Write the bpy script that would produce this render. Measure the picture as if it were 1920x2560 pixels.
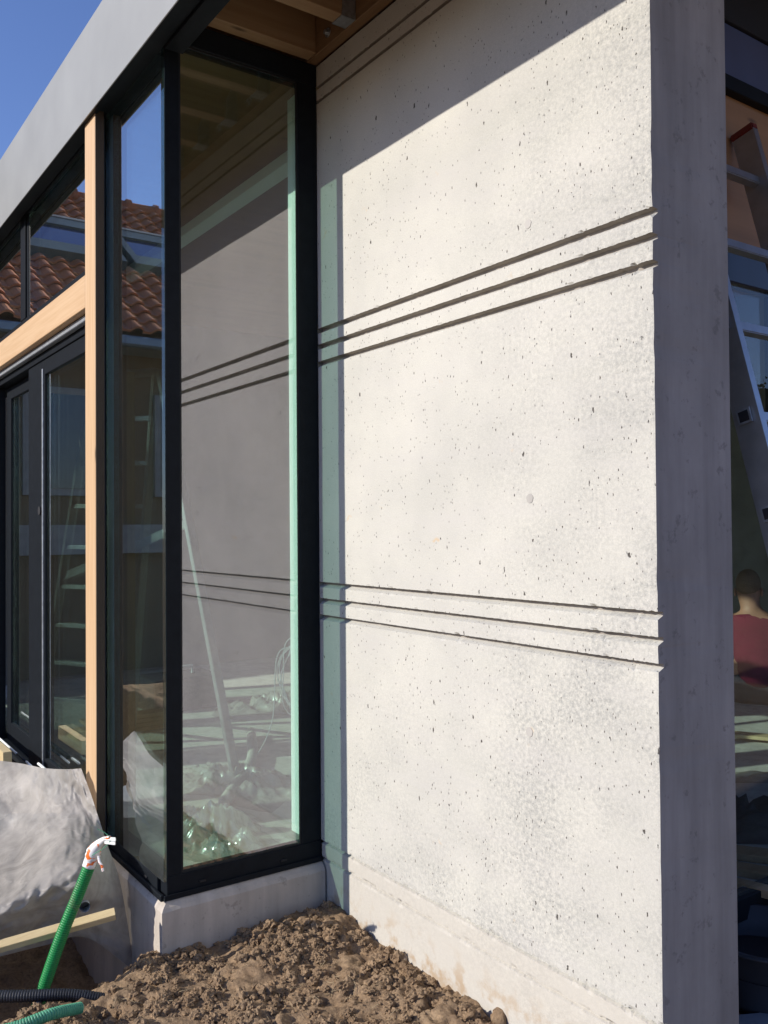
import bpy, bmesh, math, random
import numpy as np
from mathutils import Vector, Matrix, noise

# ------------------------------------------------------------------ scene, camera, light
scn = bpy.context.scene
for o in list(bpy.data.objects):
    bpy.data.objects.remove(o)
COL = scn.collection
V = Vector
F_PX, YAW, PITCH, ROLL = 2209.37, 0.6133, 0.0175, -0.0077
CAM = V((3.0045, -1.8019, 0.0))
_f = V((-math.cos(YAW)*math.cos(PITCH), math.sin(YAW)*math.cos(PITCH), math.sin(PITCH)))
_r0 = V((math.sin(YAW), math.cos(YAW), 0.0)); _u0 = _r0.cross(_f)
_r = _r0*math.cos(ROLL) + _u0*math.sin(ROLL)
_u = _u0*math.cos(ROLL) - _r0*math.sin(ROLL)
cam_d = bpy.data.cameras.new('camera'); cam = bpy.data.objects.new('camera', cam_d); COL.objects.link(cam)
cam_d.sensor_fit = 'VERTICAL'; cam_d.sensor_height = 24.0; cam_d.sensor_width = 18.0
cam_d.lens = 24.0*F_PX/2560.0
cam_d.clip_start = 0.05; cam_d.clip_end = 2000
M = Matrix((( _r.x, _u.x, -_f.x, CAM.x), (_r.y, _u.y, -_f.y, CAM.y), (_r.z, _u.z, -_f.z, CAM.z), (0, 0, 0, 1)))
cam.matrix_world = M
scn.camera = cam

def D(px, py, d):
    "survey point: photo position and distance in front of the lens -> place in the scene"
    return CAM + (_f + _r*((px-960)/F_PX) - _u*((py-1280)/F_PX))*d
def AT(px, py, ax, v):
    k = _f + _r*((px-960)/F_PX) - _u*((py-1280)/F_PX)
    return CAM + k*((v-CAM[ax])/k[ax])

SUN_DIR = V((-0.297, -1.0, 0.488)).normalized()       # towards the sun
elev = math.asin(SUN_DIR.z)
world = bpy.data.worlds.new('World'); scn.world = world; world.use_nodes = True
wn = world.node_tree; wn.nodes.clear()
sky = wn.nodes.new('ShaderNodeTexSky'); sky.sky_type = 'NISHITA'; sky.sun_disc = False
sky.sun_elevation = elev; sky.sun_rotation = math.atan2(SUN_DIR.x, SUN_DIR.y)
sky.air_density = 1.0; sky.dust_density = 0.4; sky.ozone_density = 1.6
bg = wn.nodes.new('ShaderNodeBackground'); bg.inputs[1].default_value = 0.115
wo = wn.nodes.new('ShaderNodeOutputWorld')
tint = wn.nodes.new('ShaderNodeMixRGB'); tint.blend_type = 'MULTIPLY'; tint.inputs[0].default_value = 1.0
tint.inputs[2].default_value = (0.82, 0.90, 1.28, 1)
wn.links.new(sky.outputs[0], tint.inputs[1]); wn.links.new(tint.outputs[0], bg.inputs[0]); wn.links.new(bg.outputs[0], wo.inputs[0])
sl = bpy.data.lights.new('sun', 'SUN'); sl.energy = 4.6; sl.angle = math.radians(0.5); sl.color = (1.0, 0.94, 0.86)
so = bpy.data.objects.new('sun', sl); COL.objects.link(so)
so.rotation_euler = SUN_DIR.to_track_quat('Z', 'Y').to_euler(); so.location = (0, 0, 10)
scn.view_settings.view_transform = 'Standard'; scn.view_settings.look = 'None'
scn.view_settings.gamma = 1; scn.view_settings.use_curve_mapping = False
scn.view_settings.exposure = 0.28
scn.render.engine = 'CYCLES'
scn.cycles.max_bounces = 14; scn.cycles.transparent_max_bounces = 24; scn.cycles.diffuse_bounces = 5
scn.cycles.glossy_bounces = 6

# ------------------------------------------------------------------ materials
def newmat(name):
    m = bpy.data.materials.new(name); m.use_nodes = True
    nt = m.node_tree; b = nt.nodes['Principled BSDF']
    return m, nt, b
def N(nt, typ, **kw):
    n = nt.nodes.new('ShaderNode'+typ)
    for k, v in kw.items(): setattr(n, k, v)
    return n
def L(nt, a, b): nt.links.new(a, b)
def coords(nt, scale=(1, 1, 1), rot=(0, 0, 0)):
    tc = N(nt, 'TexCoord'); mp = N(nt, 'Mapping')
    mp.inputs['Scale'].default_value = scale; mp.inputs['Rotation'].default_value = rot
    L(nt, tc.outputs['Object'], mp.inputs[0]); return mp.outputs[0]
def nz(nt, vec, scale, detail=4, rough=0.55, dist=0):
    n = N(nt, 'TexNoise'); n.inputs['Scale'].default_value = scale
    n.inputs['Detail'].default_value = detail; n.inputs['Roughness'].default_value = rough
    n.inputs['Distortion'].default_value = dist
    L(nt, vec, n.inputs['Vector']); return n.outputs[0]
def ramp(nt, fac, stops):
    r = N(nt, 'ValToRGB'); e = r.color_ramp.elements
    while len(e) < len(stops): e.new(0.5)
    for i, (p, c) in enumerate(stops):
        e[i].position = p
        e[i].color = (c[0], c[1], c[2], 1) if isinstance(c, (tuple, list)) else (c, c, c, 1)
    L(nt, fac, r.inputs[0]); return r.outputs[0]
def math_(nt, op, a, b=None, clamp=False):
    n = N(nt, 'Math', operation=op); n.use_clamp = clamp
    for i, x in enumerate((a, b)):
        if x is None: continue
        if isinstance(x, (int, float)): n.inputs[i].default_value = x
        else: L(nt, x, n.inputs[i])
    return n.outputs[0]
def mixc(nt, fac, a, b, blend='MIX'):
    n = N(nt, 'MixRGB', blend_type=blend)
    if isinstance(fac, (int, float)): n.inputs[0].default_value = fac
    else: L(nt, fac, n.inputs[0])
    for i, x in ((1, a), (2, b)):
        if isinstance(x, (tuple, list)): n.inputs[i].default_value = (*x[:3], 1)
        else: L(nt, x, n.inputs[i])
    return n.outputs[0]
def bump(nt, b, h, strength, dist, prev=None):
    n = N(nt, 'Bump'); n.inputs['Strength'].default_value = strength; n.inputs['Distance'].default_value = dist
    L(nt, h, n.inputs['Height'])
    if prev is not None: L(nt, prev, n.inputs['Normal'])
    L(nt, n.outputs[0], b.inputs['Normal']); return n.outputs[0]

def simple(name, c, rough=0.5, metal=0.0, var=0.12, scale=12, bmp=0.0, bscale=200, spec=0.5):
    m, nt, b = newmat(name)
    co = coords(nt)
    n = nz(nt, co, scale, 5)
    c2 = tuple(x*(1-var) for x in c); c1 = tuple(min(1, x*(1+var)) for x in c)
    L(nt, ramp(nt, n, [(0.3, c2), (0.7, c1)]), b.inputs['Base Color'])
    b.inputs['Roughness'].default_value = rough; b.inputs['Metallic'].default_value = metal
    b.inputs['Specular IOR Level'].default_value = spec
    if bmp: bump(nt, b, nz(nt, co, bscale, 3), bmp, 0.002)
    return m

def wood(name, axis, c1, c2, grain=60, rough=0.6, knots=True):
    m, nt, b = newmat(name)
    s = [grain, grain, grain]; s[axis] = grain*0.035
    v = coords(nt, tuple(s))
    g = nz(nt, v, 1.0, 6, 0.6, 0.6)
    s2 = [9.0]*3; s2[axis] = 0.8
    big = nz(nt, coords(nt, tuple(s2)), 1.0, 2)
    col = mixc(nt, ramp(nt, g, [(0.35, 0.0), (0.68, 1.0)]), c1, c2)
    col = mixc(nt, ramp(nt, big, [(0.4, 0.0), (0.75, 0.45)]), col, c2)
    if knots:
        s3 = [14.0]*3; s3[axis] = 4.2
        vo = N(nt, 'TexVoronoi'); vo.inputs['Scale'].default_value = 1.0
        L(nt, coords(nt, tuple(s3)), vo.inputs['Vector'])
        sep = N(nt, 'SeparateColor'); L(nt, vo.outputs['Color'], sep.inputs[0])
        sel = math_(nt, 'GREATER_THAN', sep.outputs[0], 0.80)
        k = ramp(nt, vo.outputs['Distance'], [(0.05, 1.0), (0.17, 0.0)])
        col = mixc(nt, math_(nt, 'MULTIPLY', sel, k), col, tuple(x*0.35 for x in c2))
    L(nt, col, b.inputs['Base Color']); b.inputs['Roughness'].default_value = rough
    bump(nt, b, g, 0.25, 0.002)
    return m

def concrete_wall_mat():
    m, nt, b = newmat('cast_concrete')
    co = coords(nt)
    sep = N(nt, 'SeparateXYZ'); L(nt, co, sep.inputs[0])
    X, Z = sep.outputs[0], sep.outputs[2]
    big = nz(nt, co, 2.2, 4, 0.6)
    col = mixc(nt, ramp(nt, big, [(0.38, 0.0), (0.66, 1.0)]), (0.535, 0.518, 0.458), (0.460, 0.448, 0.402))
    # mottled grey towards the free edge and the foot of the wall
    right = math_(nt, 'MULTIPLY', math_(nt, 'SUBTRACT', X, 0.75), 1.1, True)
    low = math_(nt, 'MULTIPLY', math_(nt, 'SUBTRACT', -0.05, Z), 0.9, True)
    reg = math_(nt, 'ADD', math_(nt, 'MULTIPLY', right, 1.05), math_(nt, 'MULTIPLY', low, 0.75), True)
    patch = ramp(nt, nz(nt, co, 3.0, 3, 0.6), [(0.40, 0.0), (0.62, 1.0)])
    reg = math_(nt, 'MULTIPLY', reg, math_(nt, 'ADD', math_(nt, 'MULTIPLY', patch, 0.75), 0.35), True)
    blotch = ramp(nt, nz(nt, co, 78, 5, 0.75), [(0.40, 0.0), (0.62, 1.0)])
    col = mixc(nt, math_(nt, 'MULTIPLY', math_(nt, 'MULTIPLY', reg, blotch), 0.78), col, (0.265, 0.265, 0.250))
    fine = ramp(nt, nz(nt, co, 240, 3, 0.7), [(0.33, 0.78), (0.62, 1.04)])
    col = mixc(nt, 0.55, col, fine, 'MULTIPLY')
    # horizontal formwork cloudiness
    hz = nz(nt, coords(nt, (1.2, 1.2, 7)), 1.6, 3, 0.6)
    col = mixc(nt, ramp(nt, hz, [(0.42, 0.0), (0.8, 0.5)]), col, (0.47, 0.45, 0.42))
    # rust freckles
    ru = nz(nt, co, 7.5, 3, 0.5)
    ru2 = nz(nt, co, 60, 2, 0.5)
    rm = math_(nt, 'MULTIPLY', ramp(nt, ru, [(0.70, 0.0), (0.76, 1.0)]), ramp(nt, ru2, [(0.5, 0.0), (0.62, 1.0)]))
    col = mixc(nt, math_(nt, 'MULTIPLY', rm, 0.5), col, (0.52, 0.33, 0.14))
    # bug holes, taller than wide
    tot = None
    dens = ramp(nt, nz(nt, co, 4.2, 3, 0.6), [(0.42, -0.9), (0.62, 1.15)])
    for sc, thr, r0, r1 in ((26, 0.66, 0.06, 0.095), (52, 0.44, 0.06, 0.11), (100, 0.50, 0.08, 0.15)):
        vo = N(nt, 'TexVoronoi'); vo.inputs['Scale'].default_value = sc
        wob = N(nt, 'VectorMath', operation='ADD')
        wn_ = N(nt, 'TexNoise'); wn_.inputs['Scale'].default_value = sc*3.0; wn_.inputs['Detail'].default_value = 2
        wm = N(nt, 'VectorMath', operation='SCALE'); wm.inputs['Scale'].default_value = 0.28/sc
        L(nt, coords(nt, (1, 1, 0.45)), wob.inputs[0]); L(nt, wn_.outputs['Color'], wm.inputs[0]); L(nt, wm.outputs[0], wob.inputs[1])
        L(nt, coords(nt), wn_.inputs['Vector'])
        L(nt, wob.outputs[0], vo.inputs['Vector'])
        sp = N(nt, 'SeparateColor'); L(nt, vo.outputs['Color'], sp.inputs[0])
        th = math_(nt, 'SUBTRACT', thr+0.16, math_(nt, 'MULTIPLY', dens, 0.17))
        sel = math_(nt, 'GREATER_THAN', sp.outputs[0], th)
        hole = math_(nt, 'MULTIPLY', sel, ramp(nt, vo.outputs['Distance'], [(r0, 1.0), (r1, 0.0)]))
        tot = hole if tot is None else math_(nt, 'MAXIMUM', tot, hole)
    low2 = math_(nt, 'GREATER_THAN', Z, -1.225)
    tot = math_(nt, 'MULTIPLY', tot, low2)
    col = mixc(nt, math_(nt, 'MULTIPLY', tot, 0.92), col, (0.05, 0.042, 0.036))
    # smoother cooler foot strip
    col = mixc(nt, math_(nt, 'MULTIPLY', math_(nt, 'LESS_THAN', Z, -1.235), 0.65), col, (0.47, 0.435, 0.375))
    # soil-coloured splashes near the ground
    sp_ = math_(nt, 'MULTIPLY', math_(nt, 'MULTIPLY', math_(nt, 'SUBTRACT', -1.33, Z), 9.0, True), ramp(nt, nz(nt, co, 14, 4, 0.6), [(0.50, 0.0), (0.64, 0.8)]))
    col = mixc(nt, sp_, col, (0.36, 0.26, 0.16))
    L(nt, col, b.inputs['Base Color']); b.inputs['Roughness'].default_value = 0.85
    b.inputs['Specular IOR Level'].default_value = 0.25
    smooth = math_(nt, 'ADD', math_(nt, 'MULTIPLY', reg, 0.62), 0.16)
    h1 = math_(nt, 'MULTIPLY', nz(nt, co, 95, 5, 0.65), smooth)
    n1 = bump(nt, b, h1, 0.55, 0.0035)
    n2 = bump(nt, b, nz(nt, co, 420, 2, 0.5), 0.16, 0.001, n1)
    bump(nt, b, math_(nt, 'SUBTRACT', 1.0, tot), 0.8, 0.003, n2)
    return m

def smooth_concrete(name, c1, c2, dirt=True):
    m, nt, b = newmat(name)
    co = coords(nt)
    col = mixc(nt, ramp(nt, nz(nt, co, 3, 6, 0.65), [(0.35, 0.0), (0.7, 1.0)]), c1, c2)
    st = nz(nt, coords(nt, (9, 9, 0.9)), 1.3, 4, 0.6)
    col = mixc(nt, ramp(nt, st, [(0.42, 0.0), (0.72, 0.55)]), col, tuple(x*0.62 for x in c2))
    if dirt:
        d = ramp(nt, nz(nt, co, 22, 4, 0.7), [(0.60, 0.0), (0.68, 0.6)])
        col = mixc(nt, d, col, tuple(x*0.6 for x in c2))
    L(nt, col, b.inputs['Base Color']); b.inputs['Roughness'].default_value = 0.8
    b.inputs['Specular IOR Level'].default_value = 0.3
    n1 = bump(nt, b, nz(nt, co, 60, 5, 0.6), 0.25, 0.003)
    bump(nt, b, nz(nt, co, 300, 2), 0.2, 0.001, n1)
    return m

def glass_mat(name, tint, r0, rcol=(1, 1, 1), dirt=0.03, pw=5.0):
    m = bpy.data.materials.new(name); m.use_nodes = True; nt = m.node_tree; nt.nodes.clear()
    out = N(nt, 'OutputMaterial'); tr = N(nt, 'BsdfTransparent'); gl = N(nt, 'BsdfGlossy'); df = N(nt, 'BsdfDiffuse')
    tr.inputs[0].default_value = (*tint, 1); gl.inputs[0].default_value = (*rcol, 1); gl.inputs['Roughness'].default_value = 0.0
    df.inputs[0].default_value = (0.6, 0.6, 0.58, 1)
    ge = N(nt, 'NewGeometry'); dp = N(nt, 'VectorMath', operation='DOT_PRODUCT')
    L(nt, ge.outputs['Incoming'], dp.inputs[0]); L(nt, ge.outputs['Normal'], dp.inputs[1])
    c = math_(nt, 'ABSOLUTE', dp.outputs['Value'])
    p = math_(nt, 'POWER', math_(nt, 'SUBTRACT', 1.0, c, True), pw)
    f = math_(nt, 'ADD', math_(nt, 'MULTIPLY', p, 1-r0), r0, True)
    mx = N(nt, 'MixShader'); L(nt, f, mx.inputs[0]); L(nt, tr.outputs[0], mx.inputs[1]); L(nt, gl.outputs[0], mx.inputs[2])
    m2 = N(nt, 'MixShader')
    d = ramp(nt, nz(nt, coords(nt), 5, 5, 0.7), [(0.35, dirt*0.3), (0.75, dirt)])
    L(nt, d, m2.inputs[0]); L(nt, mx.outputs[0], m2.inputs[1]); L(nt, df.outputs[0], m2.inputs[2])
    L(nt, m2.outputs[0], out.inputs[0]); return m

def film_mat(name, col, transp, gloss, rough=0.35, trl=0.4):
    m = bpy.data.materials.new(name); m.use_nodes = True; nt = m.node_tree; nt.nodes.clear()
    out = N(nt, 'OutputMaterial')
    co = coords(nt)
    df = N(nt, 'BsdfDiffuse'); tl = N(nt, 'BsdfTranslucent'); tr = N(nt, 'BsdfTransparent'); gl = N(nt, 'BsdfGlossy')
    c = mixc(nt, ramp(nt, nz(nt, co, 7, 6, 0.65, 0.8), [(0.35, 0.0), (0.65, 1.0)]), col, tuple(x*0.66 for x in col))
    L(nt, c, df.inputs[0]); L(nt, c, tl.inputs[0]); gl.inputs['Roughness'].default_value = rough
    bp = N(nt, 'Bump'); bp.inputs['Strength'].default_value = 0.16; bp.inputs['Distance'].default_value = 0.005
    L(nt, nz(nt, co, 26, 6, 0.6, 1.2), bp.inputs['Height'])
    vd = N(nt, 'VectorMath', operation='ADD'); ns = N(nt, 'TexNoise'); ns.inputs['Scale'].default_value = 5; ns.inputs['Detail'].default_value = 3
    sc_ = N(nt, 'VectorMath', operation='SCALE'); sc_.inputs['Scale'].default_value = 0.35
    L(nt, co, ns.inputs['Vector']); L(nt, ns.outputs['Color'], sc_.inputs[0]); L(nt, co, vd.inputs[0]); L(nt, sc_.outputs[0], vd.inputs[1])
    vo = N(nt, 'TexVoronoi'); vo.inputs['Scale'].default_value = 6.5; vo.feature = 'DISTANCE_TO_EDGE'; L(nt, vd.outputs[0], vo.inputs['Vector'])
    bp2 = N(nt, 'Bump'); bp2.inputs['Strength'].default_value = 0.22; bp2.inputs['Distance'].default_value = 0.006
    L(nt, ramp(nt, vo.outputs['Distance'], [(0.0, 1.0), (0.10, 0.0)]), bp2.inputs['Height']); L(nt, bp.outputs[0], bp2.inputs['Normal'])
    for s in (df, tl, gl): L(nt, bp2.outputs[0], s.inputs['Normal'])
    a = N(nt, 'MixShader'); a.inputs[0].default_value = trl; L(nt, df.outputs[0], a.inputs[1]); L(nt, tl.outputs[0], a.inputs[2])
    g = N(nt, 'MixShader'); g.inputs[0].default_value = gloss; L(nt, a.outputs[0], g.inputs[1]); L(nt, gl.outputs[0], g.inputs[2])
    t = N(nt, 'MixShader'); t.inputs[0].default_value = transp; L(nt, g.outputs[0], t.inputs[1]); L(nt, tr.outputs[0], t.inputs[2])
    L(nt, t.outputs[0], out.inputs[0]); return m

def soil_mat():
    m, nt, b = newmat('loose_soil')
    co = coords(nt)
    c = mixc(nt, ramp(nt, nz(nt, co, 9, 6, 0.7), [(0.32, 0.0), (0.68, 1.0)]), (0.275, 0.180, 0.105), (0.42, 0.295, 0.18))
    c = mixc(nt, ramp(nt, nz(nt, co, 70, 5, 0.7), [(0.42, 0.0), (0.66, 0.8)]), c, (0.15, 0.104, 0.068))
    c = mixc(nt, ramp(nt, nz(nt, co, 190, 3, 0.6), [(0.62, 0.0), (0.72, 0.6)]), c, (0.38, 0.29, 0.20))
    L(nt, c, b.inputs['Base Color']); b.inputs['Roughness'].default_value = 0.95; b.inputs['Specular IOR Level'].default_value = 0.15
    n1 = bump(nt, b, nz(nt, co, 90, 8, 0.75), 0.9, 0.010)
    bump(nt, b, nz(nt, co, 350, 4, 0.7), 0.6, 0.003, n1)
    return m

MAT = dict(
    wall=concrete_wall_mat(),
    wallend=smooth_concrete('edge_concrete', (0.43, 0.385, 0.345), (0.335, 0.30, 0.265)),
    plinth=smooth_concrete('plinth_concrete', (0.56, 0.50, 0.43), (0.44, 0.39, 0.335)),
    slab=smooth_concrete('floor_slab', (0.62, 0.60, 0.54), (0.50, 0.48, 0.44)),
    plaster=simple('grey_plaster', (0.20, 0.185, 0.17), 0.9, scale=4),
    frame=simple('anthracite_frame', (0.010, 0.0125, 0.016), 0.5, 0.0, 0.15, 30, 0.06, 900, 0.10),
    gasket=simple('black_gasket', (0.008, 0.008, 0.010), 0.7),
    fascia=simple('grey_sheet_metal', (0.245, 0.25, 0.238), 0.5, 0.0, 0.08, 3, 0.03, 40),
    silver=simple('brushed_aluminium', (0.40, 0.41, 0.42), 0.38, 0.8, 0.12, 18, 0.1, 400),
    galv=simple('galvanised_steel', (0.42, 0.45, 0.48), 0.45, 0.8, 0.22, 45),
    glassL=glass_mat('front_glazing', (0.83, 0.95, 0.90), 0.14, (0.98, 0.99, 1.0), 0.004, 2.3),
    glassB=glass_mat('rear_glazing', (0.86, 0.90, 0.90), 0.05, (1, 1, 1), 0.002),
    glassR=glass_mat('side_glazing', (0.81, 0.93, 0.88), 0.185, (0.99, 0.89, 1.0), 0.003),
    woodZ=wood('larch_upright', 2, (0.56, 0.385, 0.225), (0.47, 0.30, 0.155)),
    woodX=wood('larch_rail', 0, (0.56, 0.385, 0.225), (0.47, 0.30, 0.155)),
    beam=wood('rafter_timber', 1, (0.33, 0.215, 0.115), (0.26, 0.155, 0.075), 40),
    ledger=wood('ledger_timber', 0, (0.25, 0.15, 0.075), (0.19, 0.11, 0.052), 35),
    deck=wood('roof_deck_board', 1, (0.32, 0.17, 0.08), (0.24, 0.12, 0.055), 20),
    glulam=wood('glulam_timber', 2, (0.20, 0.12, 0.045), (0.15, 0.085, 0.03), 40, knots=False),
    plank=wood('sawn_plank', 1, (0.50, 0.35, 0.20), (0.40, 0.26, 0.14), 50),
    batten=wood('pale_batten', 1, (0.60, 0.48, 0.27), (0.50, 0.38, 0.20), 50),
    ply=wood('plywood', 1, (0.42, 0.215, 0.09), (0.32, 0.16, 0.065), 14),
    white=simple('white_board', (0.86, 0.88, 0.84), 0.7, 0, 0.03),
    film=film_mat('milky_film', (0.53, 0.495, 0.45), 0.10, 0.022, 0.45, 0.35),
    foil=film_mat('clear_foil', (0.68, 0.70, 0.62), 0.30, 0.16, 0.20, 0.45),
    foil2=film_mat('dull_foil', (0.55, 0.52, 0.47), 0.20, 0.10, 0.3, 0.3),
    soil=soil_mat(),
    green=simple('green_plastic', (0.006, 0.26, 0.055), 0.38, 0, 0.15, 40),
    mint=simple('pale_green_plastic', (0.07, 0.30, 0.17), 0.5, 0, 0.2, 30),
    blue=simple('dark_blue_plastic', (0.006, 0.010, 0.020), 0.6, 0, 0.3, 30),
    greyp=simple('grey_plastic', (0.38, 0.40, 0.42), 0.45),
    red=simple('red_plastic', (0.16, 0.022, 0.016), 0.5),
    tape=simple('red_print', (0.50, 0.06, 0.05), 0.6),
    tub=simple('slate_blue_plastic', (0.035, 0.040, 0.052), 0.6, 0, 0.2, 10),
    black=simple('black_rubber', (0.012, 0.012, 0.015), 0.7),
    stucco=simple('ochre_stucco', (0.15, 0.10, 0.050), 0.9, 0, 0.1, 4, 0.2, 120),
    gutter=simple('zinc_gutter', (0.20, 0.25, 0.28), 0.5, 0.5),
    trim=simple('pale_trim', (0.24, 0.24, 0.22), 0.7),
    darkglass=simple('dark_window_glass', (0.03, 0.035, 0.04), 0.03, 0, 0.05, spec=0.9),
    skyglass=simple('roof_window_glass', (0.10, 0.12, 0.20), 0.02, 0.55, 0.05, spec=1.0),
    dormer=simple('dormer_slate', (0.10, 0.11, 0.115), 0.6, 0, 0.15, 6),
    skin=simple('skin', (0.42, 0.20, 0.13), 0.55),
    hair=simple('short_dark_hair', (0.20, 0.115, 0.075), 0.85, 0, 0.3, 120, 0.5, 600),
    maroon=simple('maroon_knit', (0.17, 0.012, 0.035), 0.9, 0, 0.2, 8, 0.4, 300),
    trousers=simple('grey_work_trousers', (0.07, 0.068, 0.07), 0.9, 0, 0.2, 8),
    leaf=simple('hedge_leaf', (0.010, 0.014, 0.009), 0.9, 0, 0.4, 2),
    bark=simple('bark', (0.10, 0.075, 0.05), 0.9, 0, 0.3, 20, 0.6, 60),
    paper=simple('pale_blue_sacking', (0.26, 0.28, 0.32), 0.8, 0, 0.1, 20, 0.3, 90),
)
def tape_mat():
    m, nt, b = newmat('orange_white_tape')
    n = nz(nt, coords(nt), 38, 2, 0.5, 0.5)
    L(nt, ramp(nt, n, [(0.52, (0.78, 0.76, 0.74)), (0.56, (0.80, 0.17, 0.03))]), b.inputs['Base Color'])
    b.inputs['Roughness'].default_value = 0.45; return m
MAT['wrap'] = tape_mat()
def pipe_mat():
    m, nt, b = newmat('scuffed_green_plastic'); co = coords(nt)
    c = mixc(nt, nz(nt, co, 30, 3), (0.006, 0.25, 0.055), (0.008, 0.17, 0.045))
    c = mixc(nt, ramp(nt, nz(nt, co, 16, 6, 0.75), [(0.52, 0.0), (0.70, 0.65)]), c, (0.16, 0.125, 0.08))
    L(nt, c, b.inputs['Base Color']); b.inputs['Roughness'].default_value = 0.45
    bump(nt, b, nz(nt, co, 300, 3), 0.2, 0.001); return m
MAT['green'] = pipe_mat()
def tile_mat():
    m, nt, b = newmat('clay_tile')
    oi = N(nt, 'ObjectInfo')
    n = nz(nt, coords(nt), 9, 4)
    c = mixc(nt, n, (0.46, 0.165, 0.062), (0.28, 0.095, 0.042))
    c = mixc(nt, math_(nt, 'MULTIPLY', oi.outputs['Random'], 0.55), c, (0.55, 0.26, 0.12))
    L(nt, c, b.inputs['Base Color']); b.inputs['Roughness'].default_value = 0.75; return m
MAT['tile'] = tile_mat()

# ------------------------------------------------------------------ object helpers
ORG = {}
def meta(o, label=None, cat=None, group=None, kind=None):
    if label: o['label'] = label
    if cat: o['category'] = cat
    if group: o['group'] = group
    if kind: o['kind'] = kind
    return o
def thing(name, loc, label, cat, group=None):
    o = bpy.data.objects.new(name, None); COL.objects.link(o); o.location = loc
    o.empty_display_size = 0.1; ORG[o.name] = V(loc)
    return meta(o, label, cat, group)
def link(name, bm, mat, parent=None, org=None, smooth=False):
    "mesh built in scene coordinates -> one object with its own origin"
    if org is None:
        if parent is not None: org = ORG[parent.name]
        else:
            vs = [v.co for v in bm.verts]
            org = V(((min(v.x for v in vs)+max(v.x for v in vs))/2, (min(v.y for v in vs)+max(v.y for v in vs))/2, min(v.z for v in vs)))
    org = V(org)
    bmesh.ops.translate(bm, verts=bm.verts, vec=-org)
    me = bpy.data.meshes.new(name); bm.to_mesh(me); bm.free()
    if mat is not None:
        for mm in (mat if isinstance(mat, (list, tuple)) else [mat]): me.materials.append(mm)
    if smooth:
        for p in me.polygons: p.use_smooth = True
    o = bpy.data.objects.new(name, me); COL.objects.link(o)
    if parent is not None:
        o.parent = parent; o.location = org - ORG[parent.name]
    else: o.location = org
    ORG[o.name] = org
    return o
def B(x0, x1, y0, y1, z0, z1, bev=0.0, bm=None):
    nb = bmesh.new()
    vs = [nb.verts.new((x, y, z)) for x in (x0, x1) for y in (y0, y1) for z in (z0, z1)]
    for f in ((0, 1, 3, 2), (4, 6, 7, 5), (0, 4, 5, 1), (2, 3, 7, 6), (0, 2, 6, 4), (1, 5, 7, 3)):
        nb.faces.new([vs[i] for i in f])
    bmesh.ops.recalc_face_normals(nb, faces=nb.faces)
    if bev: bmesh.ops.bevel(nb, geom=list(nb.edges), offset=bev, segments=1, affect='EDGES')
    if bm is None: return nb
    me = bpy.data.meshes.new('t'); nb.to_mesh(me); nb.free(); bm.from_mesh(me); bpy.data.meshes.remove(me)
    return bm
def merge(bm, nb):
    me = bpy.data.meshes.new('t'); nb.to_mesh(me); nb.free(); bm.from_mesh(me); bpy.data.meshes.remove(me)
def bar(a, b, w, h, up=(0, 0, 1), bm=None, bev=0.0):
    "rectangular bar from a to b, w across, h along up"
    a, b = V(a), V(b); t = (b-a).normalized(); up = V(up)
    s = t.cross(up).normalized(); n = s.cross(t).normalized()
    nb = B(-.5, .5, -.5, .5, 0, 1)
    Ln = (b-a).length
    for v in nb.verts:
        c = v.co.copy(); v.co = a + s*(c.x*w) + n*(c.y*h) + t*(c.z*Ln)
    bmesh.ops.recalc_face_normals(nb, faces=nb.faces)
    if bev: bmesh.ops.bevel(nb, geom=list(nb.edges), offset=bev, segments=2, affect='EDGES')
    if bm is None: return nb
    merge(bm, nb); return bm
def tube(pts, rad, seg=14, cap=True, bm=None):
    if bm is None: bm = bmesh.new()
    pts = [V(p) for p in pts]; rings = []
    n0 = None
    for i, p in enumerate(pts):
        t = (pts[min(i+1, len(pts)-1)] - pts[max(i-1, 0)]).normalized()
        if n0 is None:
            n0 = t.orthogonal().normalized()
        n0 = (n0 - t*n0.dot(t)).normalized(); b_ = t.cross(n0)
        r = rad[i] if isinstance(rad, (list, tuple)) else rad
        rings.append([bm.verts.new(p + (n0*math.cos(2*math.pi*k/seg) + b_*math.sin(2*math.pi*k/seg))*r) for k in range(seg)])
    for i in range(len(rings)-1):
        for k in range(seg):
            bm.faces.new((rings[i][k], rings[i][(k+1) % seg], rings[i+1][(k+1) % seg], rings[i+1][k]))
    if cap:
        bm.faces.new(rings[0][::-1]); bm.faces.new(rings[-1])
    return bm
def spline(P, n):
    "Catmull-Rom through points"
    P = [V(p) for p in P]; Q = [P[0]*2-P[1]] + P + [P[-1]*2-P[-2]]; out = []
    for i in range(1, len(Q)-2):
        for k in range(n):
            t = k/n
            out.append(0.5*((2*Q[i]) + (Q[i+1]-Q[i-1])*t + (2*Q[i-1]-5*Q[i]+4*Q[i+1]-Q[i+2])*t*t + (-Q[i-1]+3*Q[i]-3*Q[i+1]+Q[i+2])*t**3))
    out.append(P[-1]); return out
def fbm(p, o=4): return noise.fractal(p, 1.0, 2.0, o)

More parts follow.
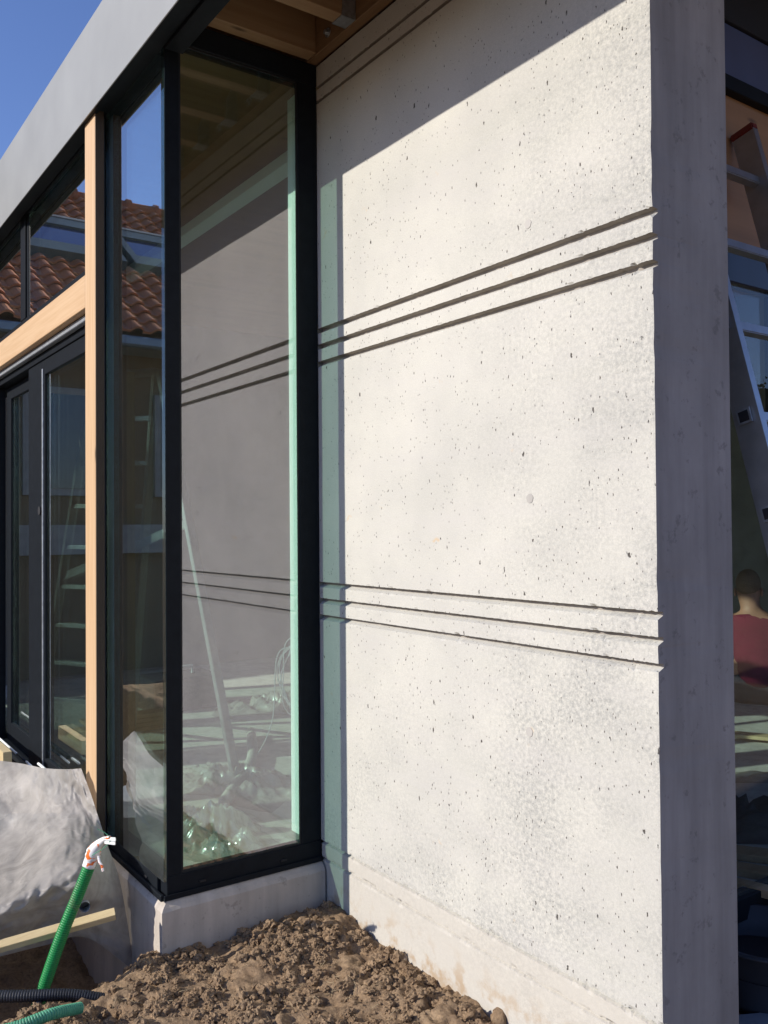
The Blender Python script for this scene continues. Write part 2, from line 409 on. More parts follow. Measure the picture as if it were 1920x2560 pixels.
# ------------------------------------------------------------------ ground: one sheet, fine near the camera, out to the horizon
def ground_h(x, y):
    xc = -0.03 + 0.20*((-0.60-y)/0.6)
    xc = max(xc, -0.03) if y < -0.6 else -0.03
    s = x - xc + 0.05*fbm(V((x*4, y*4, 3)), 3)
    t = min(1, max(0, (s+0.34)/0.36)); t = t*t*(3-2*t)
    top = -1.485
    top += 0.045*math.exp(-((x-0.22)**2+(y+0.17)**2)/0.05)
    if x < 2.2 and y < 0.4:
        top += 0.030*fbm(V((x*4, y*4, 0)), 3)
        mk = min(1, max(0.15, 0.55+1.5*fbm(V((x*3.1, y*3.1, 31)), 2)))
        top += mk*(0.030*(1-abs(fbm(V((x*9, y*9, 7)), 3))*2.2) - 0.014 + 0.012*fbm(V((x*34, y*34, 3)), 5)) + 0.004*fbm(V((x*60, y*60, 3)), 3)
    pit = -1.86 + 0.05*fbm(V((x*3.3, y*3.3, 9)), 4) - 0.02*fbm(V((x*16, y*16, 2)), 3)
    if y > -0.6 or x > 2.5: t = 1 if x > -0.03 else 0
    h = pit*(1-t) + top*t
    # unseen spoil bank on the sunny side of the pit, raised to shade it
    k = min(1, max(0, (-1.28-y)/0.30)); k = k*k*(3-2*k)
    k2 = min(1, max(0, (-3.6-y)/-1.2)); k *= min(1, max(0, (y+3.6)/1.0))
    kx = min(1, max(0, (0.10-x)/0.35)); kx *= min(1, max(0, (x+4.0)/0.8))
    h = max(h, h*(1-k*kx) + (-1.10+0.05*fbm(V((x*4, y*4, 5)), 4))*k*kx)
    return h
xs = np.concatenate([[-400, -150, -60, -25, -12, -7, -5], np.arange(-4.4, -1.6, 0.08), np.arange(-1.6, 1.9, 0.008), np.arange(1.9, 3.4, 0.12), [4, 6, 9, 15, 30, 60, 150, 400]])
ys = np.concatenate([[-400, -150, -60, -25, -12, -7, -5], np.arange(-4.0, -1.7, 0.09), np.arange(-1.7, 0.03, 0.008), [0.2, 0.6, 1.2, 2, 3, 5, 8, 15, 30, 80, 200, 400]])
vs = []; fs = []
for j, y in enumerate(ys):
    for i, x in enumerate(xs):
        if -4.4 <= x <= 3.4 and -4.0 <= y <= 0.3: h = ground_h(float(x), float(y))
        else: h = -1.49
        if -4.3 < x < -0.2 and -0.6 < y < 0.3: h = -1.9
        vs.append((float(x), float(y), h))
nx = len(xs)
for j in range(len(ys)-1):
    for i in range(nx-1):
        fs.append((j*nx+i, j*nx+i+1, (j+1)*nx+i+1, (j+1)*nx+i))
me = bpy.data.meshes.new('ground'); me.from_pydata(vs, [], fs); me.materials.append(MAT['soil'])
for p in me.polygons: p.use_smooth = True
gr = bpy.data.objects.new('ground', me); COL.objects.link(gr); gr['kind'] = 'structure'

# loose clods: many small crumbly lumps
random.seed(4)
def clod_proto(seed, sub=2):
    bm = bmesh.new(); bmesh.ops.create_icosphere(bm, subdivisions=sub, radius=1.0)
    for v in bm.verts:
        n = v.co.normalized()
        v.co = n*(1 + 0.55*fbm(n*1.9+V((seed*7.1, 0, 0)), 4) + 0.30*fbm(n*5+V((0, seed*3.3, 0)), 3))
    vv = [tuple(v.co) for v in bm.verts]; ff = [tuple(v.index for v in f.verts) for f in bm.faces]; bm.free()
    return np.array(vv), np.array(ff)
PR = [clod_proto(s, 3) for s in range(8)]; PR1 = [clod_proto(s, 2) for s in range(8)]
av = []; af = []; off = 0; cnt = 0
while cnt < 9000:
    x = random.uniform(-0.25, 1.75); y = random.uniform(-1.5, -0.01)
    if x < 0.03 and y > -0.65: continue
    xc = -0.03+0.20*max(0, (-0.6-y)/0.6)
    if x < xc-0.12: continue
    dcl = fbm(V((x*5, y*5, 21)), 3)
    if dcl < random.uniform(-0.35, 0.35): continue
    r = 0.0028 + 0.016*random.random()**4.0
    if random.random() < 0.012: r = random.uniform(0.016, 0.028)
    if r > 0.022 and x < xc+0.02: r *= .6
    h = ground_h(x, y)
    Pv, Pf = random.choice(PR if r > 0.011 else PR1)
    R = np.array(Matrix.Rotation(random.uniform(0, 6.28), 3, V((random.random()-.5, random.random()-.5, random.random()-.5)).normalized()))
    sc = np.array([r*random.uniform(.8, 1.3), r*random.uniform(.8, 1.3), r*random.uniform(.6, 1.0)])
    av.append((Pv @ R.T)*sc + np.array([x, y, h+r*0.15])); af.append(Pf+off); off += len(Pv); cnt += 1
av = np.concatenate(av); af = np.concatenate(af)
me = bpy.data.meshes.new('soil_clods'); me.from_pydata(av.tolist(), [], af.tolist()); me.materials.append(MAT['soil'])
o = bpy.data.objects.new('soil_clods', me); COL.objects.link(o)
meta(o, 'crumbly brown clods of earth heaped at the foot of the concrete wall', 'soil', kind='stuff')
# roots and straw in the earth
bm = bmesh.new(); rs = random.Random(11)
for k in range(60):
    x = rs.uniform(0.1, 1.1); y = rs.uniform(-0.9, -0.1); a_ = rs.uniform(0, 6.28); Ls_ = rs.uniform(.02, .07)
    pts = [V((x+Ls_*t*math.cos(a_+t*.8), y+Ls_*t*math.sin(a_+t*.8), 0)) for t in (0, .33, .66, 1)]
    for p in pts: p.z = ground_h(p.x, p.y)+rs.uniform(.004, .016)
    tube(pts, 0.0008, 4, True, bm)
meta(link('roots', bm, simple('dry_root', (0.36, 0.28, 0.17), 0.9)), 'fine dry roots and straw in the earth heap', 'roots', kind='stuff')
# a few stones that can be told apart
def stone(x, y, r, lab, seed, mat):
    bm = bmesh.new(); bmesh.ops.create_icosphere(bm, subdivisions=3, radius=r)
    for v in bm.verts:
        n = v.co.normalized(); v.co = v.co*(1+0.35*fbm(n*1.3+V((seed, 0, 0)), 3)); v.co.z *= 0.75
    bmesh.ops.translate(bm, verts=bm.verts, vec=(x, y, ground_h(x, y)+r*0.45))
    meta(link('stone', bm, mat, smooth=True), lab, 'stone')
MAT['stone'] = simple('tan_stone', (0.36, 0.27, 0.18), 0.85, 0, 0.2, 60, 0.5, 200)
p = AT(1010, 2378, 2, -1.45)
stone(p.x, p.y, 0.017, 'tan stone lying against the foot of the sunlit wall', 3, MAT['stone'])
p = AT(1250, 2540, 2, -1.46)
stone(p.x, p.y, 0.028, 'large brown lump at the lower right end of the earth heap', 8, MAT['soil'])
p = AT(168, 2492, 2, -1.5)
stone(p.x+0.02, p.y, 0.026, 'long clod standing up at the left tip of the earth heap', 5, MAT['soil'])

# ------------------------------------------------------------------ the concrete wall
WL, WT, WTOP, WBOT = 1.6106, 0.3125, 1.838, -1.75
rng = random.Random(2)
grooves = [1.757, 1.700, 0.7889, 0.7251, 0.6573, -0.2139, -0.2773, -0.342]
MAT['groove'] = smooth_concrete('shaded_groove_concrete', (0.34, 0.305, 0.265), (0.25, 0.22, 0.19), False)  # darker colour on the inner groove faces stands in for deeper shade
def wall_mesh():
    bm = bmesh.new()
    prof = []       # (z, y, chip strength)
    gl = []
    for g in grooves:
        d = 0.021
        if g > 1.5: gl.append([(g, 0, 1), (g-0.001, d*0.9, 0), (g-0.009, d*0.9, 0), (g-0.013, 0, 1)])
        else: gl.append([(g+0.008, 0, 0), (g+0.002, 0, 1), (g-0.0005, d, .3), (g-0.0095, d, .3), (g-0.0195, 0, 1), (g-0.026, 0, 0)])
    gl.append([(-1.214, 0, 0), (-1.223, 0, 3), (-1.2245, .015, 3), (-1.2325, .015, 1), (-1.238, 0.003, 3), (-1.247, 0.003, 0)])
    gl.append([(-1.282, 0.003, 0), (-1.290, 0.003, 3), (-1.2915, .015, 3), (-1.2985, .015, 1), (-1.304, 0.006, 3), (-1.313, 0.006, 0)])
    z = WTOP
    cur = z; base = 0.0
    for g in gl:
        n = max(1, int((cur-g[0][0])/0.035))
        for k in range(n): prof.append((cur+(g[0][0]-cur)*k/n, base, 0))
        prof += g; base = g[-1][1]; cur = g[-1][0]-0.0001
    n = 14
    for k in range(1, n+1): prof.append((cur+(WBOT-cur)*k/n, base, 0))
    NX = 230
    rows = []
    for (z, y, c) in prof:
        row = []
        for i in range(NX+1):
            x = WL*i/NX
            yy = y; zz = z
            yy += 0.0012*fbm(V((x*3, z*3, 1)), 3)
            if c:
                a = 0.0007 + (0.0016 if c > 1 else 0.0)
                if c == 3: yy += 0.004*max(0, fbm(V((x*22, z*40, 2)), 4))
                e = max(0, (x-1.30)/0.31)
                a2 = a*(1+1.2*e)
                zz += a2*1.4*fbm(V((x*70, z*9, 4)), 3)
                ch = fbm(V((x*28, z*15, 8)), 3)
                if c >= 1 and ch > 0.30: yy += (ch-0.30)*0.010*(1+e*2)
            if i == NX:
                ch = fbm(V((3.3, 0.5, z*30)), 4)
                x -= 0.0010 + 0.0035*max(0, ch-0.15); yy += 0.001
            row.append(bm.verts.new((x, yy, zz)))
        rows.append(row)
    for a, b_ in zip(rows[:-1], rows[1:]):
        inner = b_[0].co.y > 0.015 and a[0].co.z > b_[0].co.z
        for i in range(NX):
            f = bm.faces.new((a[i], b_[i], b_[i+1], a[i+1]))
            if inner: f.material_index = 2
    # free end, top, back, left: built off the front outline so that the grooves notch the corner
    ends = [r_[-1] for r_ in rows]; lefts = [r_[0] for r_ in rows]
    bx = [bm.verts.new((WL, WT, v.co.z)) for v in ends]
    NB = 1
    for i in range(len(ends)-1):
        f = bm.faces.new((ends[i], ends[i+1], bx[i+1], bx[i])); f.material_index = 1
    lx = [bm.verts.new((0, WT, v.co.z)) for v in lefts]
    for i in range(len(lefts)-1):
        bm.faces.new((lefts[i], lx[i], lx[i+1], lefts[i+1])).material_index = 1
    f = bm.faces.new([bx[0], bx[-1], lx[-1], lx[0]]); f.material_index = 1
    f = bm.faces.new(rows[0] + [bx[0], lx[0]]); f.material_index = 1
    bmesh.ops.recalc_face_normals(bm, faces=bm.faces)
    return bm
wall = thing('concrete_wall', (0.8, 0.15, WBOT), 'pale cast concrete wall slab with bands of horizontal grooves, sunlit beside the corner window', 'wall')
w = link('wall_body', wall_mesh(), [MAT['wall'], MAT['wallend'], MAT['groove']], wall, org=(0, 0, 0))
MAT['plug'] = smooth_concrete('tie_plug', (0.44, 0.42, 0.385), (0.38, 0.36, 0.33), False)
for px, py in ((1320, 560), (1325, 1246), (1324, 1830)):
    c = AT(px, py, 1, 0)
    bm = bmesh.new(); bmesh.ops.create_circle(bm, cap_ends=True, radius=0.0135, segments=24)
    for v in bm.verts: v.co = V((c.x+v.co.x*(1+.06*math.sin(5*v.co.y*90)), -0.0016, c.z+v.co.y))
    r_ = bmesh.ops.extrude_face_region(bm, geom=list(bm.faces))
    bmesh.ops.translate(bm, verts=[g for g in r_['geom'] if isinstance(g, bmesh.types.BMVert)], vec=(0, 0.01, 0))
    bmesh.ops.recalc_face_normals(bm, faces=bm.faces)
    link('tie_hole_plug', bm, MAT['plug'], wall)

# plinth below the glazing
PZ = -1.30
pl = thing('concrete_plinth', (-1.5, -0.3, -2.2), 'low concrete plinth carrying the corner window above the earth', 'plinth')
bm = bmesh.new()
NXp = 120
prof = [(-0.03, PZ), (0.0, PZ-0.001), (0.022, PZ-0.022), (0.030, PZ-0.034), (0.030, -2.2)]
def plinth_pt(e, z, kind, t):
    return (t, -0.632-e, z) if kind == 'f' else (e, t, z)
path = [(-4.6+ (4.6)*k/60.0, None) for k in range(61)]
rows = []
for e, z in prof:
    row = []
    for k in range(61):
        x = -4.6 + 4.6*k/60
        if k == 60: x = e if e > -0.03 else e
        row.append(bm.verts.new((x, -0.632-e + 0.002*fbm(V((x*6, z*6, 0)), 3), z+(0.0022*fbm(V((x*25, 1, z)), 3) if z > -2 else 0))))
    for k in range(1, 31):
        y = (-0.632-e) + (0.632+e-0.001)*k/30
        row.append(bm.verts.new((e + 0.002*fbm(V((y*6, z*6, 5)), 3), y, z+(0.0022*fbm(V((1, y*25, z)), 3) if z > -2 else 0))))
    rows.append(row)
for a, b_ in zip(rows[:-1], rows[1:]):
    for i in range(len(a)-1): bm.faces.new((a[i], b_[i], b_[i+1], a[i+1]))
bmesh.ops.recalc_face_normals(bm, faces=bm.faces)
link('plinth_body', bm, MAT['plinth'], pl)

# ------------------------------------------------------------------ roof: fascia, deck, rafters, ledger
roof = thing('flat_roof', (0, -0.7, 1.69), 'flat timber roof edge with grey metal fascia over glazing and wall', 'roof')
YF, ZF0, ZF1, XR = -0.72, 1.694, 2.073, 2.7
for x0, x1 in ((-5.0, XR),):
    bm = bmesh.new()
    B(x0, x1, YF, YF+0.004, ZF0, ZF1, 0, bm)
    B(x0, x1, YF+0.004, YF+0.05, ZF1-0.004, ZF1, 0, bm)
    link('fascia_panel', bm, MAT['fascia'], roof)
link('drip_edge', B(-5.0, XR, YF+0.0045, YF+0.028, ZF0+0.001, ZF0+0.012), MAT['frame'], roof)
link('soffit_trim', B(-5.0, XR, YF+0.029, -0.645, ZF0+0.016, ZF0+0.03), MAT['frame'], roof)
link('inner_fascia', B(0.03, XR, -0.644, -0.575, 1.70, 2.03, 0.002), MAT['frame'], roof)
link('edge_board', B(0.03, XR, -0.574, -0.556, 1.80, 2.03), MAT['ledger'], roof)
for k in range(24):
    link('deck_board', B(-4.9+k*0.317, -4.9+k*0.317+0.313, -0.69, 5.0, 2.035, 2.058), MAT['deck'], roof)
def rafter(x0):
    return link('rafter', B(x0, x0+0.062, -0.555, -0.046, 1.846, 2.034, 0.002), MAT['beam'], roof)
for x0 in (0.012, 0.290, 0.60, 0.91, 1.22): rafter(x0)
link('ledger_board', B(0.002, 1.61, -0.045, -0.003, 1.842, 2.034, 0.002), MAT['ledger'], roof)
for x0 in (0.290, 0.60, 0.91, 1.22):
    bm = bmesh.new()
    B(x0-0.003, x0+0.065, -0.105, -0.047, 1.8425, 1.8455, 0, bm)
    for s in (x0-0.004, x0+0.0625):
        q = [bm.verts.new((s, y, z)) for y, z in ((-0.105, 1.8425), (-0.047, 1.8425), (-0.047, 2.02), (-0.065, 2.02), (-0.10, 1.93))]
        f = bm.faces.new(q); r_ = bmesh.ops.extrude_face_region(bm, geom=[f])
        bmesh.ops.translate(bm, verts=[g for g in r_['geom'] if isinstance(g, bmesh.types.BMVert)], vec=(0.0035, 0, 0))
    bmesh.ops.recalc_face_normals(bm, faces=bm.faces)
    link('joist_hanger', bm, MAT['galv'], roof)
for x0 in (0.165, 0.47, 0.78):
    bm = bmesh.new(); bmesh.ops.create_cone(bm, cap_ends=True, radius1=0.017, radius2=0.017, depth=0.004, segments=18)
    nb = bmesh.new(); bmesh.ops.create_cone(nb, cap_ends=True, radius1=0.010, radius2=0.010, depth=0.012, segments=6)
    bmesh.ops.translate(nb, verts=nb.verts, vec=(0, 0, 0.008)); merge(bm, nb)
    bmesh.ops.rotate(bm, verts=bm.verts, matrix=Matrix.Rotation(math.pi/2, 3, 'X'))
    bmesh.ops.translate(bm, verts=bm.verts, vec=(x0, -0.048, 1.885))
    link('bolt', bm, MAT['galv'], roof)

# ------------------------------------------------------------------ corner window
cw = thing('corner_window', (-0.35, -0.4, PZ), 'tall dark framed corner window with two glass sides meeting at a slim post', 'window')
fr = MAT['frame']
link('corner_post', B(-0.026, 0, -0.632, -0.577, -1.224, 1.757, 0.0015), fr, cw)
link('wall_stile', B(-0.022, 0, -0.088, -0.001, -1.224, 1.757, 0.002), fr, cw)
link('side_bottom_rail', B(-0.060, 0.001, -0.633, -0.001, PZ, -1.2245, 0.002), fr, cw)
link('side_top_rail', B(-0.060, 0.001, -0.633, -0.001, 1.7575, 1.843, 0.002), fr, cw)
link('front_bottom_rail', B(-0.72, -0.0605, -0.646, -0.56, PZ, -1.2405, 0.002), fr, cw)
link('front_top_rail', B(-0.72, -0.0605, -0.646, -0.56, 1.722, 1.843, 0.002), fr, cw)
bm = bmesh.new(); B(-0.72, -0.640, -0.656, -0.56, -1.240, 1.7215, 0.002, bm);  B(-0.6295, -0.619, -0.646, -0.56, -1.240, 1.7215, 0.001, bm)
link('front_stile', bm, fr, cw)
link('cover_profile', B(-0.6395, -0.630, -0.650, -0.56, -1.240, 1.7215, 0.001), simple('lighter_grey_profile', (0.07, 0.085, 0.10), 0.45), cw)  # lighter grey strip along the stile
# window sill flashing
bm = bmesh.new(); B(-0.72, 0.006, -0.658, -0.6465, PZ-0.004, PZ+0.018, 0.002, bm)
link('sill_flashing', bm, fr, cw)
bm = bmesh.new(); B(0.0065, 0.012, -0.6460, -0.001, PZ-0.004, PZ+0.016, 0.002, bm); link('sill_flashing', bm, fr, cw)
# glazing beads
def ring_yz(x0, x1, y0, y1, z0, z1, t):
    bm = bmesh.new()
    B(x0, x1, y0, y0+t, z0, z1, 0, bm); B(x0, x1, y1-t, y1, z0, z1, 0, bm)
    B(x0, x1, y0+t, y1-t, z0, z0+t, 0, bm); B(x0, x1, y0+t, y1-t, z1-t, z1, 0, bm); return bm
link('glazing_bead', ring_yz(-0.010, -0.004, -0.5765, -0.0885, -1.224, 1.7572, 0.006), MAT['gasket'], cw)
link('side_pane', B(-0.020, -0.010, -0.5768, -0.0884, -1.2242, 1.7572), MAT['glassR'], cw)
link('front_pane', B(-0.6188, -0.0015, -0.6445, -0.6335, -1.2400, 1.7213), MAT['glassL'], cw)
# drain caps on the bottom rail
for y in (-0.50, -0.17):
    link('drain_cap', B(0.001, 0.006, y-0.012, y+0.012, PZ+0.03, PZ+0.038, 0.001), MAT['gasket'], cw)
link('drain_cap', B(-0.18, -0.155, -0.651, -0.6462, PZ+0.024, PZ+0.033, 0.001), MAT['gasket'], cw)

# white board closing the gap between wall and inner reveal
meta(link('insulation_board', B(AT(724, 1300, 1, -0.045).x, -0.024, -0.045, 0.30, -1.2235, 1.756, 0.002), MAT['white']), 'bright white upright board behind the window beside the concrete wall', 'board')

# ------------------------------------------------------------------ timber post and rail on the facade
tp = link('timber_post', B(-0.722, -0.5865, -0.700, -0.678, -1.295, 1.73, 0.002), MAT['woodZ'])
meta(tp, 'pale larch post standing upright against the glazed facade under the fascia', 'post')
link('dark_edge_strip', B(-0.586, -0.583, -0.698, -0.664, -1.295, 1.715), simple('dark_brown_edge', (0.045, 0.028, 0.018), 0.8), tp)  # thin dark brown strip added along the side of the post
meta(link('timber_rail', B(-3.9, -0.7235, -0.700, -0.664, 0.930, 1.068, 0.002), MAT['woodX']), 'pale larch rail running across the facade between upper windows and sliding door', 'rail')

meta(link('reflection_strip', B(-0.721, -0.5865, -0.6775, -0.664, -1.29, 1.715), simple('slate_blue_tint', (0.25, 0.30, 0.42), 0.8)), 'slate blue strip added behind the upright larch post to colour its reflection', 'strip')  # added strip, its blue tints the post's mirror image in the front pane
# upper window band
uw = thing('upper_window_band', (-2.2, -0.6, 1.10), 'dark framed band of high windows above the larch rail', 'window')
link('bottom_rail', B(-4.0, -0.7215, -0.637, -0.56, 1.066, 1.150, 0.002), fr, uw)
link('top_rail', B(-4.0, -0.7215, -0.637, -0.56, 1.716, 1.843, 0.002), fr, uw)
for x0, x1 in ((-0.80, -0.7215), (-2.115, -1.985), (-3.5, -3.38)):
    bm = bmesh.new(); B(x0, x1-0.03, -0.640, -0.56, 1.1505, 1.7155, 0.002, bm); B(x1-0.0295, x1, -0.630, -0.56, 1.1505, 1.7155, 0.002, bm)
    link('mullion', bm, fr, uw)
for x0, x1 in ((-1.985, -0.80), (-3.38, -2.115)):
    link('pane', B(x0+.0005, x1-.0005, -0.626, -0.600, 1.1503, 1.7157), MAT['glassL'], uw)

# sliding doors
sd = thing('sliding_door', (-2.0, -0.58, -1.28), 'dark framed glass sliding door below the larch rail', 'door')
link('head_rail', B(-4.0, -0.7215, -0.640, -0.50, 0.865, 0.925, 0.002), fr, sd)
link('guide_strip', B(-4.0, -0.7215, -0.668, -0.6405, 0.900, 0.926, 0.003), MAT['galv'], sd)
link('bottom_track', B(-4.0, -0.7215, -0.655, -0.50, PZ, -1.262, 0.002), fr, sd)
def leaf(x0, x1, y, sl_, sr_):
    d = 0.045
    link('stile', B(x0, x0+sl_, y, y+d, -1.2615, 0.8645, 0.002), fr, sd)
    link('stile', B(x1-sr_, x1, y, y+d, -1.2615, 0.8645, 0.002), fr, sd)
    link('bottom_rail', B(x0+sl_+.0005, x1-sr_-.0005, y, y+d, -1.2615, -1.150, 0.002), fr, sd)
    link('top_rail', B(x0+sl_+.0005, x1-sr_-.0005, y, y+d, 0.79, 0.8645, 0.002), fr, sd)
    link('pane', B(x0+sl_+.001, x1-sr_-.001, y+0.012, y+0.034, -1.1497, 0.7897), MAT['glassL'], sd)
leaf(-1.97, -0.74, -0.632, 0.33, 0.07)
leaf(-2.72, -1.975, -0.582, 0.10, 0.05)
leaf(-3.95, -2.73, -0.632, 0.10, 0.10)
bm = bmesh.new(); B(-1.668, -1.655, -0.640, -0.6325, -1.2, 0.82, 0.001, bm); link('weather_strip', bm, MAT['galv'], sd)
hd = bmesh.new(); bmesh.ops.create_cone(hd, cap_ends=True, radius1=0.022, radius2=0.022, depth=0.008, segments=20)
bmesh.ops.rotate(hd, verts=hd.verts, matrix=Matrix.Rotation(math.pi/2, 3, 'X')); bmesh.ops.translate(hd, verts=hd.verts, vec=(-1.72, -0.637, 0.10))
link('lock', hd, MAT['black'], sd)

# ------------------------------------------------------------------ room behind the glass
def struct(o): o['kind'] = 'structure'; return o
struct(link('floor', B(-4.6, -0.0615, -0.56, 0.0, -1.30, -1.25), MAT['slab']))
struct(link('floor', B(-4.6, -0.24, 0.001, 4.7, -1.30, -1.25), MAT['slab']))
struct(link('floor', B(-0.239, 1.22, 0.314, 4.7, -1.30, -1.25), MAT['slab']))
rb = thing('room_shell', (-4.6, 2, -1.25), 'dim grey plastered walls of the room behind the glazing', 'wall')
link('back_wall', B(-4.8, -4.6, -0.6, 4.9, -1.3, 2.03), MAT['plaster'], rb)
link('side_wall', B(-4.599, 1.2, 4.7, 4.9, -1.3, 2.03), MAT['plaster'], rb)
link('ceiling', B(-4.599, -0.065, -0.559, 4.699, 1.86, 1.90), MAT['deck'], rb)
link('ceiling', B(-0.064, 1.2, 0.3135, 4.699, 1.86, 1.90), MAT['deck'], rb)
a = AT(706, 410, 1, 0.25); b_ = AT(706, 384, 1, 0.25)
bm = bmesh.new(); B(-4.5, -0.70, 0.25, 0.34, 1.755, 1.812, 0.002, bm)
meta(link('ceiling_batten', bm, MAT['white']), 'long white painted batten high up inside the dark room', 'batten')
meta(link('glulam_post', B(-1.04, -0.945, -0.495, -0.41, -1.25, 0.72, 0.003), MAT['glulam']), 'ochre laminated timber beam standing on end inside behind the front glass', 'beam')

# stepladder inside
def seg_on(p, q, t): return V(p)*(1-t)+V(q)*t
sl_ = thing('stepladder', (-1.9, 0.0, -1.25), 'open aluminium stepladder standing on the floor inside the glass', 'ladder')
A0 = AT(95, 1830, 2, -1.25); A1 = AT(325, 1860, 2, -1.25)
B0 = V((-1.62, -0.30, -1.25)); B1 = AT(592, 1955, 2, -1.25)
T0 = D(236, 940, 4.75); T1 = D(392, 930, 4.55)
def rail(p, q, w=0.022, h=0.058):
    return bar(p, q, w, h, up=(V(A1)-V(A0)).cross(V((0, 0, 1))), bev=0.002)
for p, q in ((A0, T0), (A1, T1), (B0, T0+V((.05, .0, 0))), (B1, T1+V((.05, 0, 0)))):
    link('rail', rail(p, q), MAT['silver'], sl_)
for k in range(1, 9):
    t = k/9.0
    link('rung', bar(seg_on(A0, T0, t), seg_on(A1, T1, t), 0.035, 0.024, bev=0.002), MAT['silver'], sl_)
t = 0.50
link('spreader_bar', bar(seg_on(A0, T0, 0.47), seg_on(B1, T1, 0.62), 0.012, 0.045, bev=0.002), MAT['silver'], sl_)
link('top_cap', bar(T0-(T1-T0)*0.04, T1+(T1-T0)*0.06, 0.09, 0.03, bev=0.004), MAT['silver'], sl_)
for p, q in ((A0, T0), (A1, T1), (B0, T0), (B1, T1)):
    link('foot', bar(seg_on(p, q, -0.001), seg_on(p, q, 0.022), 0.036, 0.07, up=(V(A1)-V(A0)).cross(V((0, 0, 1)))), MAT['black'], sl_)
# red and white warning strip along one leg
s0, s1 = seg_on(B0, T0, .34), seg_on(B0, T0, .46)
off = V((0.016, -0.02, 0))
st = link('warning_label', bar(s0+off, s1+off, 0.002, 0.05, up=(V(A1)-V(A0)).cross(V((0, 0, 1)))), MAT['white'], sl_)
link('red_print', bar(seg_on(s0, s1, .08)+off*1.12, seg_on(s0, s1, .8)+off*1.12, 0.0022, 0.018, up=(V(A1)-V(A0)).cross(V((0, 0, 1)))), MAT['tape'], st)

# planks stacked on the floor inside
pa = AT(182, 1848, 2, -1.25); pb = AT(395, 1815, 2, -1.25)
dirp = (pb-pa).normalized(); sid = V((-dirp.y, dirp.x, 0))
rp = random.Random(7)
labs = ['bottom plank of the low stack on the floor inside', 'second plank up in the low stack inside the room', 'third plank up in the low stack, set back at its end', 'topmost sunlit plank of the low stack inside the room']
for k in range(4):
    s = 0.06*k*rp.random() + (0.05 if k > 1 else 0)
    z = -1.25+0.0125+0.0255*k
    a_ = pa + dirp*s + V((0, 0, z+1.25)); c_ = pb + dirp*(0.02*k) + V((0, 0, z+1.25))
    meta(link('plank', bar(a_, c_, 0.16-0.01*k, 0.024, bev=0.001), MAT['plank']), labs[k], 'plank', 'planks stacked inside')

# crumpled plastic foil
def crumple(name, cx, cy, sx, sy, z0, amp, seed, mat, lab, rot=0.0, res=80):
    bm = bmesh.new(); g = []
    for j in range(res+1):
        row = []
        for i in range(res+1):
            u = i/res*2-1; v = j/res*2-1
            rr = math.sqrt(u*u+v*v)
            ex = 1+0.25*fbm(V((math.atan2(v, u)*1.5, seed, 0)), 2)
            x = u*sx*ex; y = v*sy*ex
            fall = max(0, 1-rr**2.2)
            q = V((x*6+seed, y*6, seed))
            n1 = 1-abs(noise.fractal(q, 0.9, 2.0, 4))*2.4
            h = fall*amp*(0.25+0.75*max(0, n1)) + 0.25*amp*fall*fbm(V((x*18, y*18, seed)), 3)
            xx = cx + x*math.cos(rot)-y*math.sin(rot) + 0.35*amp*fbm(V((x*12, y*12, seed+5)), 2)*fall
            yy = cy + x*math.sin(rot)+y*math.cos(rot)
            row.append(bm.verts.new((xx, yy, z0+max(0.002, h))))
        g.append(row)
    for j in range(res):
        for i in range(res): bm.faces.new((g[j][i], g[j][i+1], g[j+1][i+1], g[j+1][i]))
    bmesh.ops.recalc_face_normals(bm, faces=bm.faces)
    return meta(link(name, bm, mat, smooth=(mat is not MAT['foil'])), lab, 'foil')
crumple('plastic_foil', -0.36, -0.30, 0.26, 0.20, -1.25, 0.13, 1.3, MAT['foil'], 'crumpled clear plastic foil just inside the side pane at floor level')
crumple('plastic_foil', -0.95, 0.10, 0.40, 0.24, -1.25, 0.09, 5.1, MAT['foil2'], 'dull flattened plastic foil beside the right foot of the stepladder', 0.4)
crumple('plastic_foil', -2.5, 1.25, 0.55, 0.30, -1.25, 0.10, 9.7, MAT['foil2'], 'rumpled heap of foil far back on the sunlit floor', 1.2)
# cardboard tube
a_ = AT(628, 1830, 2, -1.22); c_ = AT(560, 2005, 2, -1.22)
meta(link('cardboard_tube', tube(spline([a_, (a_+c_)/2+V((0.03, 0.05, 0)), c_], 8), 0.028, 16), simple('grey_card', (0.42, 0.40, 0.36), 0.8), smooth=True), 'pale tube lying on the floor behind the stepladder foot', 'tube')
# cable coil hanging behind the white board
bm = bmesh.new()
cc = D(735, 1690, 4.7)
for k in range(6):
    r_ = 0.14+0.018*k*rp.random(); ph = rp.random()*6
    pts = [cc + V((0.03*math.sin(3*t+ph)+0.012*k, 0, 0)) + _r0*(math.cos(t)*r_*0.55) + V((0, 0, math.sin(t)*r_*1.25)) for t in [2*math.pi*i/40 for i in range(41)]]
    tube(pts, 0.0028, 6, False, bm)
tail = [cc+V((0, 0, 0.16)), cc+_r0*-0.09+V((0, 0, 0.1)), cc+_r0*-0.12+V((0, 0, -0.25)), cc+_r0*-0.2+V((-.1, 0, -0.52))]
tube(spline(tail, 8), 0.003, 6, False, bm)
meta(link('cable_coil', bm, MAT['greyp'], smooth=True), 'loose grey cable coil seen beside the white upright board', 'cable')
